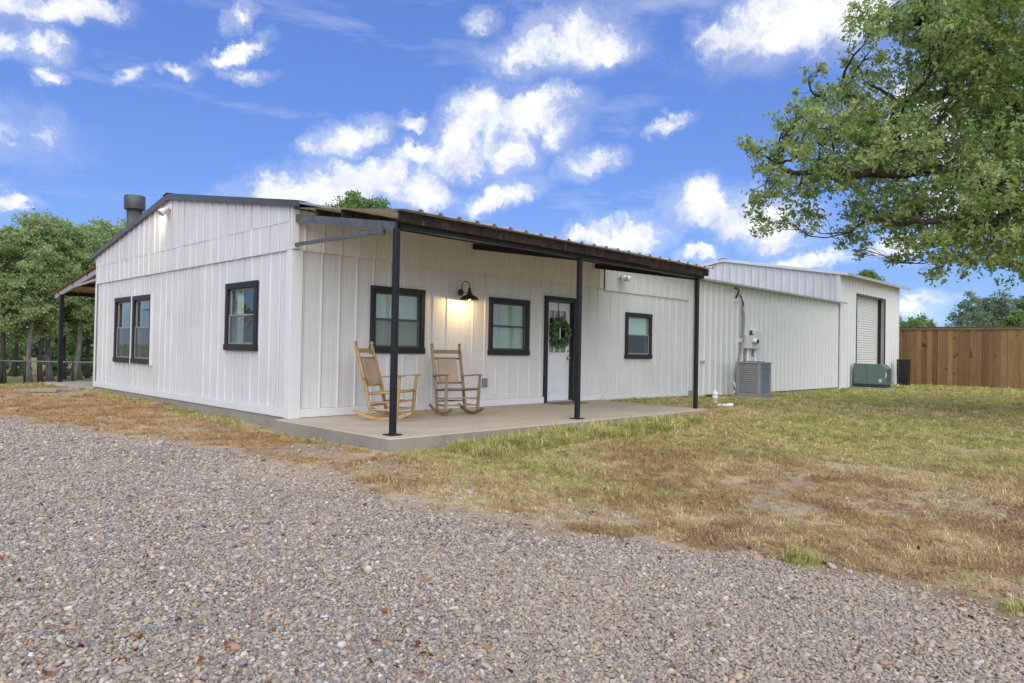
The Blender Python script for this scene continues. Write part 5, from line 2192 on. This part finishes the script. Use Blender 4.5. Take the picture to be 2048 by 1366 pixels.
fl1 = flood('white twin flood light at the gable peak, one lamp lit', (0, 4.70, 3.66), gmap, 4.70, 3.66, [(.75, .35, -.45), (-.1, .75, -.65)], False)
lens = [o for o in fl1.children if o.name.startswith('head')][0].children[0]
lens.data.materials[0] = M['lit_lens']
sp = bpy.data.lights.new('flood_glow', 'SPOT')
sp.energy = 3.5
sp.color = (1.0, .76, .45)
sp.spot_size = R(105)
sp.spot_blend = .6
sp.shadow_soft_size = .05
so = bpy.data.objects.new('flood_glow', sp)
col.objects.link(so)
so.parent = fl1
dv = Vector(gmap(.75, .35, -.45)).normalized()
so.location = Vector(gmap(.10, .14, 0)) + dv*.22
so.rotation_euler = Vector(gmap(.75, -.30, -.75)).to_track_quat('-Z', 'Y').to_euler()
flood('unlit white twin flood light above the last small window', (7.89, 0, 2.76), fmap, 7.89, 2.76, [(.45, .75, -.35), (-.3, .8, -.35)], False)

# ------------------------------------------------------------------ wreath and door mat
wr = empty('wreath', (5.945, .04, 1.42), 0, 'green leafy wreath hanging on the white door by a black ribbon', 'wreath')
wy = .035
t = MB()
t.tube([(5.945+.22*math.cos(a), wy, 1.42+.22*math.sin(a)) for a in np.linspace(0, 2*math.pi, 33)], .022, 8, False)
t.build('ring', M['twig'], wr)
rg = np.random.default_rng(9)
n = 520
a = rg.uniform(0, 2*math.pi, n)
rr_ = .22 + rg.normal(0, .030, n)
cent = np.stack([5.945+rr_*np.cos(a), wy-.02+rg.normal(0, .022, n), 1.42+rr_*np.sin(a)], -1)
out = np.stack([np.cos(a+.7*rg.choice([-1, 1], n)), -.5*np.ones(n), np.sin(a+.7*rg.choice([-1, 1], n))], -1)
v, polys, N_, k = leaf_cloud(cent, out, .062, 4, PLAIN*np.array((1, 1.3, 1)), rg, .012)
mesh_np('leaves', v-np.array((5.945, .04, 1.42)), polys, M['wreath_leaf'], wr, {'tint': np.repeat(np.clip(rg.random(N_)**1.3, 0, 1), k)})
MB().bar((5.94, .045, 1.60), (5.935, .050, 2.03), .022, .003, (0, 1, 0)).build('ribbon', M['ribbon'], wr)
t = MB()
t.box((5.50, -.52, .0), (6.28, -.06, .014), .006)
tag(t.build('door_mat', M['mat']), 'thin brown door mat on the slab below the white door', 'door mat')

# ------------------------------------------------------------------ air conditioner, meter, generator
ac = empty('air_conditioner', (12.83, -.87, -.03), 0, 'grey louvred air conditioner unit on the grass by the workshop wall', 'air conditioner')
ax0, ax1, ay0, ay1, az0, az1 = 12.50, 13.16, -1.21, -.54, -.035, .855
t = MB()
t.box((ax0-.05, ay0-.05, -.20), (ax1+.05, ay1+.05, -.04), .01)
t.build('pad', M['footing_concrete'], ac)
t = MB()
t.box((ax0+.035, ay0+.035, az0+.03), (ax1-.035, ay1-.035, az1-.05))
t.build('coil', M['condenser_dark'], ac)
for (x, y) in ((ax0, ay0), (ax1, ay0), (ax0, ay1), (ax1, ay1)):
    t = MB()
    w = .085
    xa, xb = (x, x+w) if x == ax0 else (x-w, x)
    ya, yb = (y, y+w) if y == ay0 else (y-w, y)
    t.box((xa, ya, az0+.03), (xb, yb, az1-.04), .01)
    t.build('corner_post', M['condenser_paint'], ac)
nl = 14
for k in range(nl):
    z = az0+.07 + (az1-.05-az0-.09)*k/(nl-1)
    t = MB()
    for (p, q, nx, ny) in (((ax0, ay0+.086), (ax0, ay1-.086), -1, 0), ((ax0+.086, ay0), (ax1-.086, ay0), 0, -1), ((ax1, ay0+.086), (ax1, ay1-.086), 1, 0)):
        ox, oy = nx*.001, ny*.001
        V = [(p[0]-nx*.004, p[1]-ny*.004, z-.034), (q[0]-nx*.004, q[1]-ny*.004, z-.034), (q[0]-nx*.032, q[1]-ny*.032, z+.012), (p[0]-nx*.032, p[1]-ny*.032, z+.012)]
        V += [(a_-nx*.003, b_-ny*.003, c_+.004) for a_, b_, c_ in V]
        t.add(V, [(0, 1, 2, 3), (7, 6, 5, 4), (0, 4, 5, 1), (1, 5, 6, 2), (2, 6, 7, 3), (3, 7, 4, 0)])
    t.build('louver', M['condenser_paint'], ac)
t = MB()
t.box((ax0-.006, ay0-.006, az1-.045), (ax1+.006, ay1+.006, az1), .012)
t.build('top', M['condenser_paint'], ac)
t = MB()
t.box((ax0-.004, ay0-.004, az0), (ax1+.004, ay1+.004, az0+.035), .006)
t.build('base', M['condenser_paint'], ac)
t = MB()
for r_ in (.10, .16, .22, .28):
    t.tube([(12.83+r_*math.cos(q), -.875+r_*math.sin(q), az1+.012) for q in np.linspace(0, 2*math.pi, 29)], .004, 5, False)
for q in range(6):
    t.tube([(12.83, -.875, az1+.016), (12.83+.29*math.cos(q*math.pi/3), -.875+.29*math.sin(q*math.pi/3), az1+.004)], .004, 5)
t.build('fan_guard', M['condenser_dark'], ac)

mt = empty('electric_meter', (14.35, 0, 1.2), 0, 'pale electric meter box with conduits above the air conditioner', 'electric meter')
t = MB()
mbox(t, fmap, 13.92, 14.34, .031, .16, 1.22, 1.60, .008)
t.build('meter_box', M['light_plastic'], mt)
t = MB()
mbox(t, fmap, 14.345, 14.77, .031, .17, 1.215, 1.76, .008)
pb = t.build('panel_box', M['light_plastic'], mt)
t = MB()
mbox(t, fmap, 14.37, 14.745, .1702, .178, 1.24, 1.735, .004)
t.build('lid', M['light_plastic'], pb)
dl = MB().lathe([(.105, 0), (.105, -.02), (.092, -.035), (.088, -.085), (.06, -.10), (.001, -.104)], (14.34, -.178, 1.43), 24, 'y').build('meter', M['galvanised'], mt)
t = MB()
t.lathe([(.062, -.101), (.060, -.106), (.001, -.108)], (14.34, -.178, 1.43), 20, 'y')
t.build('dial', M['condenser_dark'], dl)
for (u, r_, zt, mtl) in ((13.97, .024, 1.22, 'cable'), (14.10, .045, 1.22, 'pvc'), (14.27, .020, 1.22, 'pvc'), (14.44, .022, 1.215, 'cable'), (14.56, .045, 1.215, 'pvc')):
    MB().tube([(u, -.08, -.15), (u, -.08, zt)], r_, 12).build('conduit', M[mtl], mt)
t = MB()
mbox(t, fmap, 14.18, 14.42, .031, .11, .62, .98, .006)
t.build('disconnect_box', M['light_plastic'], mt)
t = MB()
mbox(t, fmap, 14.24, 14.28, .161, .166, 1.60, 1.66)
mbox(t, fmap, 14.335, 14.352, .031, .10, 1.605, 1.75)
t.build('bracket', M['dark_cable'], mt)

cb = empty('service_cable', (13.5, -.05, 0), 0, 'grey service cable looping down the workshop wall beside the meter', 'cable')
path = [(13.62, 2.72), (13.70, 2.66), (13.78, 2.56), (13.82, 2.43), (13.83, 2.2), (13.82, 1.95), (13.78, 1.65), (13.72, 1.40), (13.65, 1.12), (13.58, .85), (13.53, .55), (13.51, .2), (13.47, -.02), (13.40, -.12)]
MB().tube([(u, -.06-.03*math.sin(i*.5), z) for i, (u, z) in enumerate(path[3:])], .036, 10).build('conduit', M['cable'], cb)
MB().tube([(u, -.065, z) for u, z in path[:6]], .020, 8).build('black_lead', M['dark_cable'], cb)
MB().tube([(u+.075, -.055, z) for u, z in path[2:9]], .010, 7).build('thin_lead', M['dark_cable'], cb)
t = MB()
mbox(t, fmap, 13.60, 13.72, .031, .105, 1.40, 1.50, .006)
t.build('clamp', M['pvc'], cb)
t = MB()
mbox(t, fmap, 13.28, 13.44, .031, .10, 2.52, 2.60, .006)
t.build('bracket', M['light_plastic'], cb)
MB().tube([(13.36, -.05, 2.90), (13.35, -.16, 2.86), (13.37, -.14, 2.75), (13.40, -.05, 2.62)], .030, 8).build('weather_head', M['dark_cable'], cb)
MB().tube([(13.30, -.07, .28), (13.36, -.14, .1), (13.30, -.17, -.06), (13.20, -.15, .02), (13.14, -.13, -.10)], .03, 8).build('line_set', M['pvc'], cb)

gn = empty('generator', (22.9, -.65, -.13), 0, 'dark green standby generator cabinet beside the roll-up door', 'generator')
gx0, gx1, gy0, gy1 = 22.55, 23.25, -1.22, -.14
t = MB()
t.box((gx0-.14, gy0-.10, -.3), (gx1+.1, gy1+.05, -.065), .015)
t.build('pad', M['footing_concrete'], gn)
t = MB()
t.box((gx0+.015, gy0+.015, -.062), (gx1-.015, gy1-.015, .055), .004)
t.build('base', M['generator_dark'], gn)
t = MB()
prof = [(gy1, .056), (gy0, .056), (gy0, .63), (gy0+.16, .785), (gy1, .80)]
V = [(gx0+.012, y, z) for y, z in prof] + [(gx1, y, z) for y, z in prof]
t.add(V, [tuple(range(5)), tuple(range(9, 4, -1))] + [(i, (i+1) % 5, 5+(i+1) % 5, 5+i) for i in range(5)])
t.build('cabinet', M['generator_green'], gn)
for (ya, yb) in ((-.145, -.60), (-.612, -1.20)):
    t = MB()
    zt = .79
    pr = [(ya, .07), (yb, .07), (yb, zt if yb > -1 else .60), (max(yb, -1.05), zt-.002), (ya, zt)]
    V = [(gx0, y, z) for y, z in pr] + [(gx0+.011, y, z) for y, z in pr]
    t.add(V, [tuple(range(5)), tuple(range(9, 4, -1))] + [(i, (i+1) % 5, 5+(i+1) % 5, 5+i) for i in range(5)])
    t.build('panel', M['generator_green'], gn)
t = MB()
t.box((gx0+.02, gy0-.006, .30), (gx0+.12, gy0-.001, .50))
t.build('plate', M['pvc'], gn)
t = MB()
c = (gx0-.003, -1.06, .20)
star = [(c[0], c[1]+(.07 if i % 2 == 0 else .045)*math.cos(i*math.pi/8), c[2]+(.07 if i % 2 == 0 else .045)*math.sin(i*math.pi/8)) for i in range(16)]
t.add(star + [(x+.002, y, z) for x, y, z in star], [tuple(range(16)), tuple(range(31, 15, -1))] + [(i, (i+1) % 16, 16+(i+1) % 16, 16+i) for i in range(16)])
sb = t.build('sticker', M['pvc'], gn)
MB().lathe([(.020, 0), (.020, -.002), (.001, -.0025)], (gx0-.0032, -1.06, .20), 14, 'x').build('sticker_centre', M['generator_dark'], sb)
t = MB()
for k in range(9):
    t.box((gx0+.14+.0, gy0-.007, .12+k*.055), (gx1-.06, gy0-.001, .145+k*.055))
t.build('vent', M['generator_dark'], gn)

# ------------------------------------------------------------------ the stack of black trays behind the generator
ORD = ['lowest', 'second', 'third', 'fourth', 'fifth', 'sixth', 'seventh', 'eighth', 'ninth', 'tenth', 'topmost']


def tray(z, k):
    lab = ('%s black plastic tray of the stack beside the generator' % ORD[k]) if k in (0, 10) else '%s black plastic tray from the ground in the stack beside the generator' % ORD[k]
    root = empty('plastic_tray', (27.35, -.50, z), R(random.uniform(-2.5, 2.5)), lab, 'tray', 'stacked black trays')
    t = MB()
    s_ = .205
    for (xa, xb, ya, yb) in ((-s_, s_, -s_, -s_+.012), (-s_, s_, s_-.012, s_), (-s_, -s_+.012, -s_+.0125, s_-.0125), (s_-.012, s_, -s_+.0125, s_-.0125)):
        t.box((xa, ya, .0), (xb, yb, .056))
        t.box((xa-.004, ya-.004, .084), (xb+.004, yb+.004, .098))
    for i in range(5):
        q = -s_+.02 + i*(2*s_-.055)/4
        for w in (-s_, s_-.012):
            t.box((q, w, .0565), (q+.016, w+.012, .0835))
            t.box((w, q, .0565), (w+.012, q+.016, .0835))
    t.build('rim', M['black_plastic'], root, True)
    t = MB()
    t.box((-.15, -.15, .02), (.15, .15, .075), .01)
    for i in range(6):
        q = -s_+.03 + i*(2*s_-.08)/5
        t.box((-s_+.013, q, .004), (s_-.013, q+.02, .012))
    t.build('floor_slats', M['black_plastic'], root, True)


for k in range(11):
    tray(gz(27.35, -.5)+.01+k*.1, k)

# ------------------------------------------------------------------ odds and ends on the ground
px_, py_ = 9.10, -1.78
z0 = gz(px_, py_)
t = MB()
cl_ = empty('cleanout_pipe', (px_, py_, z0), 0, 'white plastic cleanout pipe standing in the grass past the last post', 'pipe')
MB().lathe([(.055, z0-.1), (.055, z0+.11), (.066, z0+.112), (.066, z0+.17), (.060, z0+.172), (.060, z0+.18), (.068, z0+.182), (.068, z0+.245), (.058, z0+.25)], (px_, py_, 0), 20).build('pipe', M['pvc'], cl_)
MB().lathe([(.058, z0+.25), (.056, z0+.265), (.024, z0+.267), (.024, z0+.292), (.001, z0+.294)], (px_, py_, 0), 20).build('cap', M['pvc'], cl_)
t = MB()
a, b = on_ground(1434, 813), on_ground(1466, 814)
t.tube([(a[0]+(b[0]-a[0])*i/8, a[1]+(b[1]-a[1])*i/8, gz(*a)+.015+.022*max(0, i-5)/3) for i in range(9)], [.04, .042, .043, .043, .044, .046, .05, .05, .035], 10)
tag(t.build('pipe_offcut', M['pvc']), 'white plastic pipe offcut lying half buried before the cleanout pipe', 'pipe')
t = MB()
a = on_ground(1423, 797)
t.box((a[0]-.12, a[1]-.1, gz(*a)-.05), (a[0]+.14, a[1]+.1, gz(*a)+.10), .01)
tag(t.build('valve_box', M['condenser_dark']), 'dark valve box in the grass behind the cleanout pipe', 'box')
t = MB()
a = on_ground(1450, 801)
t.box((a[0]-.22, a[1]-.12, gz(*a)-.03), (a[0]+.22, a[1]+.12, gz(*a)+.025), .01)
tag(t.build('flat_stone', M['footing_concrete']), 'pale flat stone in the grass to the right of the cleanout pipe', 'stone')
for (pa, w, l_, lab) in (((75, 784), .22, .9, 'weathered plank lying in the dead grass farthest left'), ((128, 781), .24, .8, 'grey plank lying in dead grass before the side canopy post'), ((148, 789), .12, .45, 'short pale plank in the dead grass nearest the gable wall')):
    a = on_ground(*pa)
    z_ = gz(*a)
    t = MB()
    d = Vector((.75, -.66, 0))*l_/2
    t.bar((a[0]-d.x, a[1]-d.y, z_+.03), (a[0]+d.x, a[1]+d.y, z_+.035), w, .05)
    tag(t.build('plank', M['footing_concrete']), lab, 'plank')


def stone(pa, r_, label, mat, seed):
    a = on_ground(*pa)
    me = pebble_mesh(seed, mat, .35)
    o = bpy.data.objects.new('stone', me)
    col.objects.link(o)
    o.location = (a[0], a[1], gz(*a)+r_*.35)
    o.scale = (r_*1.35, r_, r_*.72)
    o.rotation_euler = (.1, .15, seed)
    tag(o, label, 'stone', 'larger stones on the ground')


for i, (pa, r_, lab, mt_) in enumerate((((317, 889), .045, 'pale fist-sized stone at the gravel edge left of the house', 'rock'), ((1512, 1121), .033, 'reddish stone at the gravel edge beside the green tuft', 'pink_rock'), ((1665, 1136), .027, 'whitish stone where the right-hand lawn meets the gravel', 'rock'),
                                        ((940, 988), .034, 'tan stone at the bare dirt edge of the lawn', 'rock'), ((1700, 1146), .022, 'small pale stone right of the whitish edge stone', 'rock'), ((470, 1300), .026, 'broad flat brown stone in the near gravel', 'pink_rock'),
                                        ((250, 1345), .024, 'brownish stone low in the near gravel at bottom left', 'rock'), ((125, 1012), .028, 'brown stone among the gravel at the far left', 'pink_rock'), ((1075, 1080), .024, 'buff stone on the gravel just below the bare dirt', 'rock'))):
    stone(pa, r_, lab, M[mt_], 500+i)


def fallen_leaves():
    rg = np.random.default_rng(12)
    pts = []
    while len(pts) < 300:
        u, w_ = rg.uniform(0, 2048), rg.uniform(850, 1366)
        a = on_ground(u, w_)
        pts.append((a[0], a[1], 0))
    c = np.array(pts)
    c[:, 2] = ground_z(c[:, 0], c[:, 1]) + .022
    keep = ~((c[:, 0] > SLAB[0]) & (c[:, 1] > SLAB[2]))
    c = c[keep]
    o = rg.normal(size=c.shape)
    o[:, 2] = 0
    v, polys, N_, k = leaf_cloud(c, o*1.5, .036, 1, LOBED*np.array((1, 1.2, 2.5)), rg, .0)
    ob = mesh_np('fallen_leaves', v, polys, M['dry_leaf'], None, {'tint': np.repeat(rg.random(N_), k)})
    tag(ob, 'dry brown oak leaves scattered over gravel and lawn', 'leaves', kind='stuff')


fallen_leaves()
make_gravel()
make_grass()
